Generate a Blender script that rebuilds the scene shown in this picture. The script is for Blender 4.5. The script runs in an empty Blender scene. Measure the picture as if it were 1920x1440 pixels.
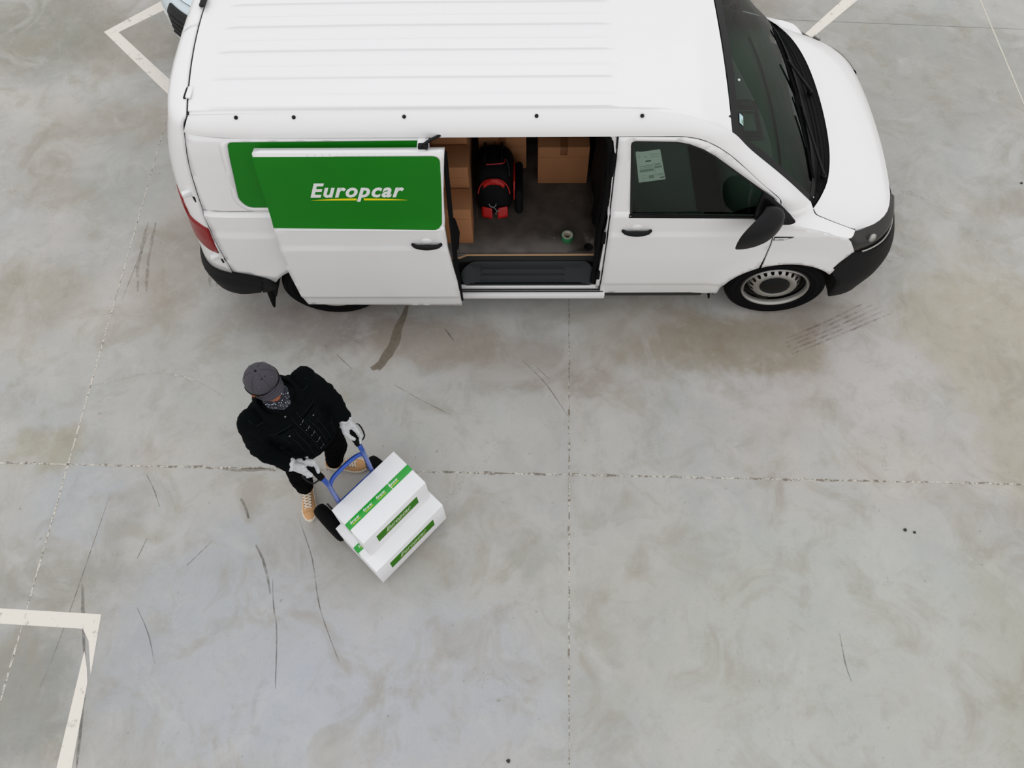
import bpy, bmesh, math, random
from math import sin, cos, pi, radians, atan2, sqrt, hypot
from mathutils import Vector, Matrix, noise
from mathutils.geometry import delaunay_2d_cdt
random.seed(7)
SC = bpy.context.scene
COL = SC.collection

# ------------------------------------------------------------------ camera
CAMP = dict(f=1550.0, x=-1.68462, y=-3.80173, z=5.11509, tilt=0.570867, yaw=0.0293676, roll=-0.0274694, cy=501.07)
cam = bpy.data.cameras.new('camera'); cam_o = bpy.data.objects.new('camera', cam); COL.objects.link(cam_o)
cam.sensor_fit = 'HORIZONTAL'; cam.sensor_width = 36.0; cam.lens = 36.0 * CAMP['f'] / 1920.0
cam.shift_y = (CAMP['cy'] - 720.0) / 1920.0
cam.clip_start = 0.05; cam.clip_end = 300
R_ = Matrix.Rotation(CAMP['yaw'], 4, 'Z') @ Matrix.Rotation(CAMP['tilt'], 4, 'X') @ Matrix.Rotation(CAMP['roll'], 4, 'Z')
cam_o.matrix_world = Matrix.Translation((CAMP['x'], CAMP['y'], CAMP['z'])) @ R_
SC.camera = cam_o

# ------------------------------------------------------------------ light: overcast sky
W = bpy.data.worlds.new('overcast'); SC.world = W; W.use_nodes = True
nt = W.node_tree; nt.nodes.clear()
wo = nt.nodes.new('ShaderNodeOutputWorld'); bg = nt.nodes.new('ShaderNodeBackground')
tc = nt.nodes.new('ShaderNodeTexCoord'); sx = nt.nodes.new('ShaderNodeSeparateXYZ'); rp = nt.nodes.new('ShaderNodeValToRGB')
nt.links.new(tc.outputs['Generated'], sx.inputs[0]); nt.links.new(sx.outputs['Z'], rp.inputs[0])
rp.color_ramp.elements[0].position = 0.0; rp.color_ramp.elements[0].color = (0.84, 0.815, 0.795, 1)
rp.color_ramp.elements[1].position = 0.9; rp.color_ramp.elements[1].color = (0.965, 0.98, 1.0, 1)
e_ = rp.color_ramp.elements.new(0.35); e_.color = (0.90, 0.89, 0.88, 1)
nt.links.new(rp.outputs[0], bg.inputs[0]); bg.inputs[1].default_value = 1.02
nt.links.new(bg.outputs[0], wo.inputs[0])
sun = bpy.data.lights.new('sky_glow', 'SUN'); sun.energy = 0.15; sun.angle = radians(50); sun.color = (1.0, 0.99, 0.97)
sun_o = bpy.data.objects.new('sky_glow', sun); COL.objects.link(sun_o)
sun_o.rotation_euler = (radians(-10), radians(8), 0)
SC.view_settings.view_transform = 'Standard'; SC.view_settings.look = 'None'
SC.view_settings.exposure = 0.0; SC.view_settings.gamma = 1.0; SC.view_settings.use_curve_mapping = False

# ------------------------------------------------------------------ helpers
def lin(c):
    return c / 12.92 if c <= 0.04045 else ((c + 0.055) / 1.055) ** 2.4
def rgb(r, g, b):
    return (lin(r / 255), lin(g / 255), lin(b / 255), 1.0)
def tag(o, label=None, cat=None, group=None, kind=None):
    if label: o['label'] = label
    if cat: o['category'] = cat
    if group: o['group'] = group
    if kind: o['kind'] = kind
    return o
def empty(name, loc=(0, 0, 0), label=None, cat=None, group=None, kind=None, rotz=0):
    o = bpy.data.objects.new(name, None); COL.objects.link(o); o.location = loc; o.rotation_euler = (0, 0, rotz)
    o.empty_display_size = 0.1
    return tag(o, label, cat, group, kind)
def mk(name, verts, faces, mat, parent=None, smooth=True, angle=35, label=None):
    me = bpy.data.meshes.new(name); me.from_pydata([tuple(v) for v in verts], [], faces); me.validate(); me.update()
    if smooth:
        me.shade_smooth(); me.set_sharp_from_angle(angle=radians(angle))
    o = bpy.data.objects.new(name, me); COL.objects.link(o)
    if mat: me.materials.append(mat)
    if parent is not None: o.parent = parent
    if label: o['label'] = label
    return o
class MB:
    def __init__(s): s.v = []; s.f = []
    def add(s, v, f):
        n = len(s.v); s.v += [Vector(p) for p in v]; s.f += [tuple(i + n for i in q) for q in f]
    def box(s, c, d, m=None):
        x, y, z = d[0] / 2, d[1] / 2, d[2] / 2
        v = [Vector((a * x, b * y, e * z)) for a in (-1, 1) for b in (-1, 1) for e in (-1, 1)]
        if m is not None: v = [m @ p for p in v]
        v = [p + Vector(c) for p in v]
        s.add(v, [(0, 1, 3, 2), (4, 6, 7, 5), (0, 4, 5, 1), (2, 3, 7, 6), (0, 2, 6, 4), (1, 5, 7, 3)])
    def bbox(s, c, d, b=0.01, m=None, seg=2):
        bm = bmesh.new(); bmesh.ops.create_cube(bm, size=1)
        for v in bm.verts: v.co = Vector((v.co.x * d[0], v.co.y * d[1], v.co.z * d[2]))
        bmesh.ops.bevel(bm, geom=list(bm.edges), offset=b, segments=seg, profile=0.5, affect='EDGES')
        bm.verts.index_update()
        v = [p.co.copy() for p in bm.verts]
        if m is not None: v = [m @ p for p in v]
        s.add([p + Vector(c) for p in v], [tuple(q.index for q in f.verts) for f in bm.faces]); bm.free()
    def tube(s, pts, r, seg=10, cap=True, closed=False):
        pts = [Vector(p) for p in pts]; n = len(pts)
        rr = r if isinstance(r, (list, tuple)) else [r] * n
        rings = []; up = None
        for i, p in enumerate(pts):
            if closed: t = pts[(i + 1) % n] - pts[i - 1]
            else: t = pts[min(i + 1, n - 1)] - pts[max(i - 1, 0)]
            t = t.normalized() if t.length > 1e-9 else Vector((0, 0, 1))
            if up is None:
                up = Vector((0, 0, 1)) if abs(t.z) < 0.9 else Vector((1, 0, 0))
            a = (up - t * up.dot(t))
            if a.length < 1e-4: a = t.orthogonal()
            a.normalize(); up = a; b = t.cross(a)
            rings.append([p + (a * cos(2 * pi * k / seg) + b * sin(2 * pi * k / seg)) * rr[i] for k in range(seg)])
        v = [q for R in rings for q in R]; f = []
        for i in range(n if closed else n - 1):
            j = (i + 1) % n
            for k in range(seg):
                k2 = (k + 1) % seg
                f.append((i * seg + k, i * seg + k2, j * seg + k2, j * seg + k))
        if cap and not closed:
            f.append(tuple(range(seg))[::-1]); f.append(tuple((n - 1) * seg + k for k in range(seg)))
        s.add(v, f)
    def ball(s, c, r, seg=12, rings=8, m=None):
        r = Vector(r) if not isinstance(r, (int, float)) else Vector((r, r, r)); c = Vector(c); v = []; f = []
        for i in range(rings + 1):
            th = pi * i / rings
            for k in range(seg):
                p = Vector((r.x * sin(th) * cos(2 * pi * k / seg), r.y * sin(th) * sin(2 * pi * k / seg), r.z * cos(th)))
                if m is not None: p = m @ p
                v.append(c + p)
        for i in range(rings):
            for k in range(seg):
                k2 = (k + 1) % seg
                f.append((i * seg + k, (i + 1) * seg + k, (i + 1) * seg + k2, i * seg + k2))
        s.add(v, f)
    def chain(s, pts, r, seg=12):
        s.tube(pts, r, seg); rr = r if isinstance(r, (list, tuple)) else [r] * len(pts)
        for p, q in zip(pts, rr): s.ball(p, q, seg, 8)
    def grid(s, P, closed_u=False):
        nu = len(P); nv = len(P[0]); v = [q for R in P for q in R]; f = []
        for i in range(nu if closed_u else nu - 1):
            j = (i + 1) % nu
            for k in range(nv - 1):
                f.append((i * nv + k, j * nv + k, j * nv + k + 1, i * nv + k + 1))
        s.add(v, f)
    def lathe(s, prof, c=(0, 0, 0), seg=32, m=None, close=False):
        c = Vector(c); v = []; n = len(prof)
        for k in range(seg):
            a = 2 * pi * k / seg
            for r, h in prof:
                p = Vector((r * cos(a), r * sin(a), h))
                if m is not None: p = m @ p
                v.append(c + p)
        f = []
        for k in range(seg):
            k2 = (k + 1) % seg
            for i in range(n if close else n - 1):
                j = (i + 1) % n
                f.append((k * n + i, k2 * n + i, k2 * n + j, k * n + j))
        s.add(v, f)
    def make(s, name, mat, parent=None, smooth=True, angle=35, label=None, weld=True, normals=True):
        bm = bmesh.new(); vs = [bm.verts.new(p) for p in s.v]
        for q in s.f:
            try: bm.faces.new([vs[i] for i in q])
            except ValueError: pass
        if weld: bmesh.ops.remove_doubles(bm, verts=bm.verts, dist=1e-5)
        bmesh.ops.dissolve_degenerate(bm, edges=bm.edges, dist=1e-6)
        if normals: bmesh.ops.recalc_face_normals(bm, faces=bm.faces)
        me = bpy.data.meshes.new(name); bm.to_mesh(me); bm.free()
        if smooth: me.shade_smooth(); me.set_sharp_from_angle(angle=radians(angle))
        o = bpy.data.objects.new(name, me); COL.objects.link(o)
        if mat: me.materials.append(mat)
        if parent is not None: o.parent = parent
        if label: o['label'] = label
        return o
def cr(pts, n=6, closed=False):
    """Catmull-Rom through points of any dimension"""
    P = [tuple(p) for p in pts]; m = len(P); out = []
    rng = range(m if closed else m - 1)
    for i in rng:
        p0 = P[(i - 1) % m] if (closed or i > 0) else tuple(2 * a - b for a, b in zip(P[0], P[1]))
        p1 = P[i]; p2 = P[(i + 1) % m]
        p3 = P[(i + 2) % m] if (closed or i + 2 < m) else tuple(2 * a - b for a, b in zip(P[-1], P[-2]))
        for k in range(n):
            t = k / n
            out.append(tuple(0.5 * ((2 * b) + (-a + c) * t + (2 * a - 5 * b + 4 * c - d) * t * t + (-a + 3 * b - 3 * c + d) * t ** 3)
                             for a, b, c, d in zip(p0, p1, p2, p3)))
    if not closed: out.append(P[-1])
    return out
def resample(pts, n):
    P = [Vector(p) for p in pts]; L = [0]
    for a, b in zip(P, P[1:]): L.append(L[-1] + (b - a).length)
    out = []; j = 0
    for i in range(n):
        t = L[-1] * i / (n - 1)
        while j < len(P) - 2 and L[j + 1] < t: j += 1
        d = L[j + 1] - L[j]; out.append(P[j].lerp(P[j + 1], (t - L[j]) / d if d > 0 else 0))
    return out
def interp(x, T):
    if x <= T[0][0]: return T[0][1]
    for (a, b), (c, d) in zip(T, T[1:]):
        if x <= c: return b + (d - b) * (x - a) / (c - a)
    return T[-1][1]
def rc(pts, r, seg=5):
    """round polygon corners; r number or list"""
    n = len(pts); out = []
    for i in range(n):
        ri = r[i] if isinstance(r, (list, tuple)) else r
        p = Vector(pts[i][:2]); a = Vector(pts[i - 1][:2]); b = Vector(pts[(i + 1) % n][:2])
        if ri <= 0: out.append((p.x, p.y)); continue
        da = (a - p); db = (b - p); k = min(ri, da.length * .48, db.length * .48)
        A = p + da.normalized() * k; B = p + db.normalized() * k
        for j in range(seg + 1):
            t = j / seg; q = A * (1 - t) ** 2 + p * 2 * t * (1 - t) + B * t * t; out.append((q.x, q.y))
    return out
def inpoly(x, y, P):
    c = False; j = len(P) - 1
    for i in range(len(P)):
        xi, yi = P[i]; xj, yj = P[j]
        if (yi > y) != (yj > y) and x < (xj - xi) * (y - yi) / (yj - yi) + xi: c = not c
        j = i
    return c
def densify(P, step):
    out = []
    for i in range(len(P)):
        a = P[i]; b = P[(i + 1) % len(P)]; d = hypot(b[0] - a[0], b[1] - a[1]); n = max(1, int(d / step + .5))
        for k in range(n): out.append((a[0] + (b[0] - a[0]) * k / n, a[1] + (b[1] - a[1]) * k / n))
    return out
def panel(name, outline, mapf, mat, parent, holes=(), step=.05, thick=0.0, out=(0, -1, 0), label=None, inner=True, angle=40, stepy=None, lines=()):
    stepy = stepy or step
    O = densify(outline, step); H = [densify(h, step) for h in holes]
    loops = [O] + H; pts = []; edges = []
    for L in loops:
        n0 = len(pts); pts += L; edges += [(n0 + i, n0 + (i + 1) % len(L)) for i in range(len(L))]
    xs = [p[0] for p in O]; ys = [p[1] for p in O]; bpts = list(pts)
    if inner:
        nx = int((max(xs) - min(xs)) / step) + 1; ny = int((max(ys) - min(ys)) / stepy) + 1
        for i in range(1, nx):
            for j in range(1, ny):
                x = min(xs) + i * step; y = min(ys) + j * stepy
                if inpoly(x, y, O) and not any(inpoly(x, y, h) for h in H):
                    if min((x - a) ** 2 + (y - b) ** 2 for a, b in bpts) > (.45 * min(step, stepy)) ** 2: pts.append((x, y))
    for yl in lines:
        pts = [p for k, p in enumerate(pts) if k < len(bpts) or abs(p[1] - yl) > .009]
    for yl in lines:
        for i in range(1, int((max(xs) - min(xs)) / step) + 1):
            x = min(xs) + i * step
            if inpoly(x, yl, O) and not any(inpoly(x, yl, h) for h in H) and min((x - a) ** 2 + (yl - b) ** 2 for a, b in bpts) > (.3 * step) ** 2: pts.append((x, yl))
    r = delaunay_2d_cdt([Vector(p) for p in pts], edges, [], 0, 1e-6)
    V = r[0]; F = []
    for f in r[2]:
        cx = sum(V[i].x for i in f) / len(f); cy = sum(V[i].y for i in f) / len(f)
        if inpoly(cx, cy, O) and not any(inpoly(cx, cy, h) for h in H): F.append(tuple(f))
    VV = [Vector(mapf(v.x, v.y)) for v in V]
    s = 0; ov = Vector(out)
    for f in F:
        s += (VV[f[1]] - VV[f[0]]).cross(VV[f[2]] - VV[f[0]]).dot(ov)
    if s < 0: F = [f[::-1] for f in F]
    o = mk(name, VV, F, mat, parent, True, angle, label)
    if thick:
        m = o.modifiers.new('thickness', 'SOLIDIFY'); m.thickness = thick; m.offset = -1
    return o
def offs(P, d):
    """offset a closed 2D polygon inward by d (approx.)"""
    n = len(P); A = sum(P[i][0] * P[(i + 1) % n][1] - P[(i + 1) % n][0] * P[i][1] for i in range(n)); sg = 1 if A > 0 else -1; out = []
    for i in range(n):
        a = Vector(P[i - 1]); b = Vector(P[(i + 1) % n]); t = (b - a).normalized(); out.append((P[i][0] - t.y * d * sg, P[i][1] + t.x * d * sg))
    return out
def text2d(txt, bold=0.012, shear=0.22, spacing=1.0, res=3):
    cu = bpy.data.curves.new('lettering', 'FONT'); cu.body = txt; cu.offset = bold; cu.shear = shear; cu.space_character = spacing
    cu.resolution_u = res; cu.size = 1.0; cu.align_x = 'LEFT'
    o = bpy.data.objects.new('lettering', cu); COL.objects.link(o)
    dg = bpy.context.evaluated_depsgraph_get(); me = bpy.data.meshes.new_from_object(o.evaluated_get(dg))
    V = [(v.co.x, v.co.y) for v in me.vertices]; F = [tuple(p.vertices) for p in me.polygons]
    bpy.data.objects.remove(o); bpy.data.curves.remove(cu); bpy.data.meshes.remove(me)
    x0 = min(v[0] for v in V); x1 = max(v[0] for v in V)
    return [((x - x0) / (x1 - x0), y) for x, y in V], F, (x1 - x0)
EURO = None
def put_text(name, data, mapf, mat, parent, out=(0, -1, 0)):
    V, F, w = data; VV = [Vector(mapf(x, y)) for x, y in V]; s = 0; ov = Vector(out)
    for f in F: s += (VV[f[1]] - VV[f[0]]).cross(VV[f[2]] - VV[f[0]]).dot(ov)
    if s < 0: F = [f[::-1] for f in F]
    return mk(name, VV, F, mat, parent, False)

# ------------------------------------------------------------------ materials
MATS = {}
def mat(name, col, rough=.5, metal=0., coat=0., bump=0., bscale=40., var=0., vscale=5., spec=.5, aniso=None, coatr=.05, sheen=0.):
    m = bpy.data.materials.new(name); m.use_nodes = True; t = m.node_tree; b = t.nodes['Principled BSDF']
    b.inputs['Base Color'].default_value = col; b.inputs['Roughness'].default_value = rough; b.inputs['Metallic'].default_value = metal
    b.inputs['Coat Weight'].default_value = coat; b.inputs['Coat Roughness'].default_value = coatr
    b.inputs['Specular IOR Level'].default_value = spec
    if sheen: b.inputs['Sheen Weight'].default_value = sheen
    tcn = t.nodes.new('ShaderNodeTexCoord')
    if var > 0:
        n = t.nodes.new('ShaderNodeTexNoise'); n.inputs['Scale'].default_value = vscale; n.inputs['Detail'].default_value = 5
        t.links.new(tcn.outputs['Object'], n.inputs['Vector'])
        mp = t.nodes.new('ShaderNodeMapRange'); mp.inputs[1].default_value = .3; mp.inputs[2].default_value = .7
        mp.inputs[3].default_value = 1 - var; mp.inputs[4].default_value = 1 + var
        t.links.new(n.outputs[0], mp.inputs[0])
        mx = t.nodes.new('ShaderNodeVectorMath'); mx.operation = 'SCALE'; mx.inputs[0].default_value = col[:3]
        t.links.new(mp.outputs[0], mx.inputs['Scale']); t.links.new(mx.outputs[0], b.inputs['Base Color'])
    if bump > 0:
        n = t.nodes.new('ShaderNodeTexNoise'); n.inputs['Scale'].default_value = bscale; n.inputs['Detail'].default_value = 4
        t.links.new(tcn.outputs['Object'], n.inputs['Vector'])
        bp = t.nodes.new('ShaderNodeBump'); bp.inputs['Strength'].default_value = bump; bp.inputs['Distance'].default_value = .01
        t.links.new(n.outputs[0], bp.inputs['Height']); t.links.new(bp.outputs[0], b.inputs['Normal'])
    MATS[name] = m; return m
def glass(name, tint, refl=1.0, rough=0.0):
    m = bpy.data.materials.new(name); m.use_nodes = True; t = m.node_tree; t.nodes.clear()
    o = t.nodes.new('ShaderNodeOutputMaterial'); mx = t.nodes.new('ShaderNodeMixShader'); tr = t.nodes.new('ShaderNodeBsdfTransparent')
    gl = t.nodes.new('ShaderNodeBsdfGlossy'); fr = t.nodes.new('ShaderNodeFresnel'); fr.inputs[0].default_value = 1.5
    tr.inputs[0].default_value = tint; gl.inputs['Roughness'].default_value = rough; gl.inputs[0].default_value = (refl, refl, refl, 1)
    t.links.new(fr.outputs[0], mx.inputs[0]); t.links.new(tr.outputs[0], mx.inputs[1]); t.links.new(gl.outputs[0], mx.inputs[2]); t.links.new(mx.outputs[0], o.inputs[0])
    MATS[name] = m; return m
PAINT = mat('white_paint', (.82, .815, .82, 1), .28, 0, .6, spec=.5)
CARTON_W = mat('white_card', (.84, .84, .86, 1), .6, var=.015, vscale=8)
BLACKPL = mat('black_plastic', (.008, .008, .009, 1), .6, bump=.15, bscale=300, spec=.12)
MIRPL = mat('mirror_plastic', (.005, .005, .006, 1), .42, spec=.2)
SEAL = mat('dark_seal', (.010, .010, .011, 1), .6, spec=.3)
DARK = mat('dark_lining', (.016, .016, .016, 1), .8, bump=.3, bscale=60)
LINING = mat('unlit_lining', (.015, .016, .016, 1), .8, var=.2, vscale=6)  # near-black base paints the unlit look of the white hold walls
GREEN = mat('green_film', (.003, .185, .004, 1), .5, 0, .0, spec=.25, var=.04, vscale=3)
GREENL = mat('green_label', (.038, .19, .006, 1), .8, spec=.15)
GREENT = mat('green_tape', (.012, .36, .03, 1), .3)
LETW = mat('white_lettering', (.80, .82, .80, 1), .4)
LETY = mat('yellow_lettering', (.85, .68, .0, 1), .4)
LETG = mat('pale_lettering', (.50, .62, .38, 1), .45)
RUBBER = mat('rubber', (.004, .004, .0045, 1), .75, spec=.08, bump=.2, bscale=120)
STEEL = mat('silver_steel', (.42, .41, .39, 1), .38, .8)
CHROME = mat('chrome', (.8, .8, .8, 1), .12, 1.)
REDLIGHT = mat('red_lens', (.24, .003, .003, 1), .3, 0, .15, spec=.3)
GLASS = glass('tinted_glass', (.68, .78, .72, 1), refl=.55)
WGLASS = glass('windscreen_glass', (.60, .77, .67, 1), refl=.40)
LENS = mat('headlight_lens', (.030, .027, .025, 1), .2, .0, .12, spec=.25)
PLY = mat('ply_edge', (.42, .25, .13, 1), .6, bump=.2)
BLUE = mat('blue_steel', (.012, .075, .42, 1), .25, .35, .5)
SKIN = mat('skin', (.34, .085, .024, 1), .45)
DENIM = mat('black_denim', (.0022, .0034, .0040, 1), .95, bump=.25, bscale=500, spec=.06)
TROUSER = mat('black_cotton', (.0015, .0015, .0018, 1), .98, bump=.2, bscale=400, spec=.04)
SEAMM = mat('seam_thread', (.009, .016, .0155, 1), .9, spec=.1)
METAL = mat('button_metal', (.20, .21, .22, 1), .35, .9)
CAPM = mat('charcoal_cap', (.047, .042, .055, 1), .8, bump=.2, bscale=400, sheen=.05)
GLOVEM = mat('white_knit', (.66, .66, .67, 1), .85, bump=.5, bscale=350)
GLOVED = mat('grey_coating', (.50, .51, .52, 1), .7, bump=.3, bscale=250, var=.12, vscale=60)
TAN = mat('tan_leather', (.62, .34, .15, 1), .6, var=.06, vscale=20)
CREAM = mat('cream_rubber', (.82, .74, .63, 1), .6)
BANDM = bpy.data.materials.new('paisley'); BANDM.use_nodes = True
t = BANDM.node_tree; b = t.nodes['Principled BSDF']; vo = t.nodes.new('ShaderNodeTexVoronoi'); vo.inputs['Scale'].default_value = 110
rr_ = t.nodes.new('ShaderNodeValToRGB'); rr_.color_ramp.elements[0].position = .22; rr_.color_ramp.elements[0].color = (.6, .65, .75, 1)
rr_.color_ramp.elements[1].position = .30; rr_.color_ramp.elements[1].color = (.012, .014, .025, 1)
tcn = t.nodes.new('ShaderNodeTexCoord'); t.links.new(tcn.outputs['Object'], vo.inputs['Vector']); t.links.new(vo.outputs['Distance'], rr_.inputs[0]); t.links.new(rr_.outputs[0], b.inputs['Base Color'])
b.inputs['Roughness'].default_value = .8
CARD = mat('brown_card', (.36, .155, .062, 1), .75, var=.06, vscale=7)
CARDT = mat('brown_tape', (.22, .085, .032, 1), .5)
NYLON = mat('black_nylon', (.003, .003, .0035, 1), .7, bump=.3, bscale=200, spec=.15)
REDN = mat('red_nylon', (.45, .006, .006, 1), .5)
PAPER = mat('paper', (.80, .84, .80, 1), .7)
INK = mat('ink', (.05, .07, .07, 1), .6)
INKL = mat('pale_ink', (.38, .46, .42, 1), .6)
CARFL = mat('cargo_floor', (.075, .062, .052, 1), .55, var=.35, vscale=9, bump=.2, bscale=40)
DASH = mat('dashboard', (.085, .125, .10, 1), .55, bump=.2, bscale=200)
DASHD = mat('dash_dark', (.010, .011, .011, 1), .6)
SEAT = mat('seat_fabric', (.055, .070, .060, 1), .9, bump=.3, bscale=150)

# floor concrete with located stains and toned patches
def concrete():
    m = bpy.data.materials.new('polished_concrete'); m.use_nodes = True; t = m.node_tree; b = t.nodes['Principled BSDF']; L = t.links
    tcn = t.nodes.new('ShaderNodeTexCoord'); OBJ = tcn.outputs['Object']
    def noi(s, d=4, r=.55, dist=0):
        n = t.nodes.new('ShaderNodeTexNoise'); n.inputs['Scale'].default_value = s; n.inputs['Detail'].default_value = d
        n.inputs['Roughness'].default_value = r; n.inputs['Distortion'].default_value = dist; L.new(OBJ, n.inputs['Vector']); return n.outputs
    def ramp(o, a, c, ca=(0, 0, 0, 1), cc=(1, 1, 1, 1)):
        n = t.nodes.new('ShaderNodeValToRGB'); n.color_ramp.elements[0].position = a; n.color_ramp.elements[1].position = c
        n.color_ramp.elements[0].color = ca; n.color_ramp.elements[1].color = cc; L.new(o, n.inputs[0]); return n.outputs[0]
    def mix(f, a, c, k=1.0):
        n = t.nodes.new('ShaderNodeMix'); n.data_type = 'RGBA'
        if k != 1.0:
            mm = t.nodes.new('ShaderNodeMath'); mm.operation = 'MULTIPLY'; mm.inputs[1].default_value = k; L.new(f, mm.inputs[0]); f = mm.outputs[0]
        L.new(f, n.inputs[0])
        for s, v in ((6, a), (7, c)):
            if isinstance(v, tuple): n.inputs[s].default_value = v
            else: L.new(v, n.inputs[s])
        return n.outputs[2]
    col = mix(ramp(noi(.55, 5, .6, .6)[0], .40, .62), rgb(170, 172, 171), rgb(178, 172, 167))
    col = mix(ramp(noi(1.1, 6, .62, 1.2)[0], .42, .66), col, rgb(186, 182, 176), .8)
    col = mix(ramp(noi(.85, 6, .62, .8)[0], .56, .72), col, rgb(150, 146, 134), .55)
    BL = [  # x, y, rx, ry, colour, strength
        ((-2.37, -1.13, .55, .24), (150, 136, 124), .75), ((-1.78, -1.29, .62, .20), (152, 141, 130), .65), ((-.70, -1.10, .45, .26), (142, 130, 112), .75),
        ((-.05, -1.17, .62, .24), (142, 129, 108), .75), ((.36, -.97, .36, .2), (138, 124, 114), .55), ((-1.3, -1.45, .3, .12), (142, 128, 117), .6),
        ((-5.24, 1.9, .6, .4), (148, 138, 124), .7), ((-5.0, .6, .8, .6), (152, 145, 133), .7), ((-5.26, -.78, .4, .4), (155, 146, 130), .6),
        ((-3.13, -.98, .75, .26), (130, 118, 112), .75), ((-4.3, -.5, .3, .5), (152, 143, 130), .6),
        ((1.45, -1.0, .55, .6), (170, 163, 142), .7), ((1.05, -3.2, .24, .7), (158, 152, 132), .75), ((1.5, -1.9, .3, .5), (165, 158, 138), .6),
        ((-4.79, -1.9, .25, .2), (150, 142, 115), .6), ((1.5, 1.5, 1.3, .8), (150, 149, 142), .6), ((-4.95, .09, .3, .25), (150, 146, 130), .4),
        ((-4.5, -3.35, .42, .42), (140, 141, 136), .9), ((-3.9, -3.2, .22, .2), (148, 148, 146), .7), ((-4.45, -2.72, .5, .14), (146, 143, 134), .7),
        ((-1.62, -2.58, .16, .14), (152, 153, 146), .6), ((-2.5, -2.75, .4, .2), (158, 158, 150), .5), ((-6.1, 2.04, .7, .6), (135, 134, 122), .8), ((-.3, 2.3, 1.1, .3), (120, 112, 100), .7),  # last entry: dark brown patch beyond the van's far side
        ((-3.42, -3.05, .75, .7), (172, 176, 184), .6), ((-2.35, -3.32, .9, .5), (172, 175, 183), .65), ((-4.8, .36, .45, .5), (164, 168, 168), .6),
        ((-2.81, -3.45, .7, .3), (172, 176, 184), .5), ((-4.44, -2.3, .45, .25), (168, 171, 176), .6), ((-4.0, -1.35, .9, .45), (170, 172, 168), .6),
        ((.70, -1.38, .36, .45), (188, 184, 182), .8), ((-2.05, -1.72, .5, .28), (184, 183, 179), .6), ((-.21, -1.55, .3, .2), (186, 182, 180), .6), ((.55, -2.04, .35, .22), (186, 181, 174), .6), ((-1.07, -1.0, .3, .2), (182, 178, 174), .5),
        ((.2, -3.2, 1.2, .9), (178, 181, 175), .6), ((-.8, -2.9, .8, .6), (172, 172, 163), .4), ((.9, .6, .9, .8), (166, 165, 160), .6)]
    wob = noi(2.4, 6, .68)[1]; wob2 = noi(9, 4, .6)[0]
    vs = t.nodes.new('ShaderNodeVectorMath'); vs.operation = 'MULTIPLY_ADD'; vs.inputs[1].default_value = (.55, .55, 0); vs.inputs[2].default_value = (-.275, -.275, 0)
    L.new(wob, vs.inputs[0]); ad = t.nodes.new('ShaderNodeVectorMath'); L.new(OBJ, ad.inputs[0]); L.new(vs.outputs[0], ad.inputs[1]); P = ad.outputs[0]
    for (x, y, rx, ry), c, k in BL:
        mp = t.nodes.new('ShaderNodeMapping'); mp.vector_type = 'TEXTURE'; mp.inputs['Location'].default_value = (x, y, 0); mp.inputs['Scale'].default_value = (rx * 1.25, ry * 1.25, 1e3)
        L.new(P, mp.inputs[0]); ln = t.nodes.new('ShaderNodeVectorMath'); ln.operation = 'LENGTH'; L.new(mp.outputs[0], ln.inputs[0])
        mr = t.nodes.new('ShaderNodeMapRange'); mr.interpolation_type = 'SMOOTHSTEP'; mr.inputs[1].default_value = 1.05; mr.inputs[2].default_value = .45; L.new(ln.outputs['Value'], mr.inputs[0])
        col = mix(mr.outputs[0], col, rgb(*c), k)
    col = mix(ramp(noi(7, 8, .7)[0], .35, .7), col, rgb(196, 192, 186), .22)
    col = mix(ramp(noi(38, 5, .7)[0], .55, .75), col, rgb(120, 115, 106), .18)
    col = mix(ramp(noi(22, 3, .5)[0], .70, .76), col, rgb(95, 90, 84), .35)
    # fine meandering crack and trowel lines
    w = t.nodes.new('ShaderNodeTexVoronoi'); w.feature = 'DISTANCE_TO_EDGE'; w.inputs['Scale'].default_value = .55
    dv = t.nodes.new('ShaderNodeVectorMath'); dv.operation = 'MULTIPLY_ADD'; dv.inputs[1].default_value = (.9, .9, 0); L.new(noi(3, 6, .7)[1], dv.inputs[0]); L.new(OBJ, dv.inputs[2]); L.new(dv.outputs[0], w.inputs['Vector'])
    cm = t.nodes.new('ShaderNodeMath'); cm.operation = 'MULTIPLY'; L.new(ramp(w.outputs['Distance'], .0, .0035, (1, 1, 1, 1), (0, 0, 0, 1)), cm.inputs[0]); L.new(ramp(noi(1.3, 2)[0], .5, .62), cm.inputs[1])
    col = mix(cm.outputs[0], col, rgb(130, 122, 112), .55)
    col = mix(ramp(noi(2.6, 7, .66, .9)[0], .50, .66), col, rgb(152, 144, 130), .50)
    col = mix(ramp(noi(1.7, 7, .66, 1.4)[0], .54, .68), col, rgb(190, 189, 187), .42)
    col = mix(ramp(noi(5.5, 8, .7, .6)[0], .54, .66), col, rgb(150, 144, 134), .28)
    col = mix(ramp(noi(4.2, 8, .72, 1.0)[0], .55, .66), col, rgb(192, 189, 184), .22)
    sc_ = t.nodes.new('ShaderNodeVectorMath'); sc_.operation = 'SCALE'; sc_.inputs['Scale'].default_value = 1.03; L.new(col, sc_.inputs[0]); col = sc_.outputs[0]
    L.new(col, b.inputs['Base Color'])
    rg = t.nodes.new('ShaderNodeMapRange'); rg.inputs[3].default_value = .45; rg.inputs[4].default_value = .7; L.new(noi(3, 4)[0], rg.inputs[0]); L.new(rg.outputs[0], b.inputs['Roughness'])
    b.inputs['Specular IOR Level'].default_value = .3
    bp = t.nodes.new('ShaderNodeBump'); bp.inputs['Strength'].default_value = .12; bp.inputs['Distance'].default_value = .01; L.new(noi(60, 6, .7)[0], bp.inputs['Height']); L.new(bp.outputs[0], b.inputs['Normal'])
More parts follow.
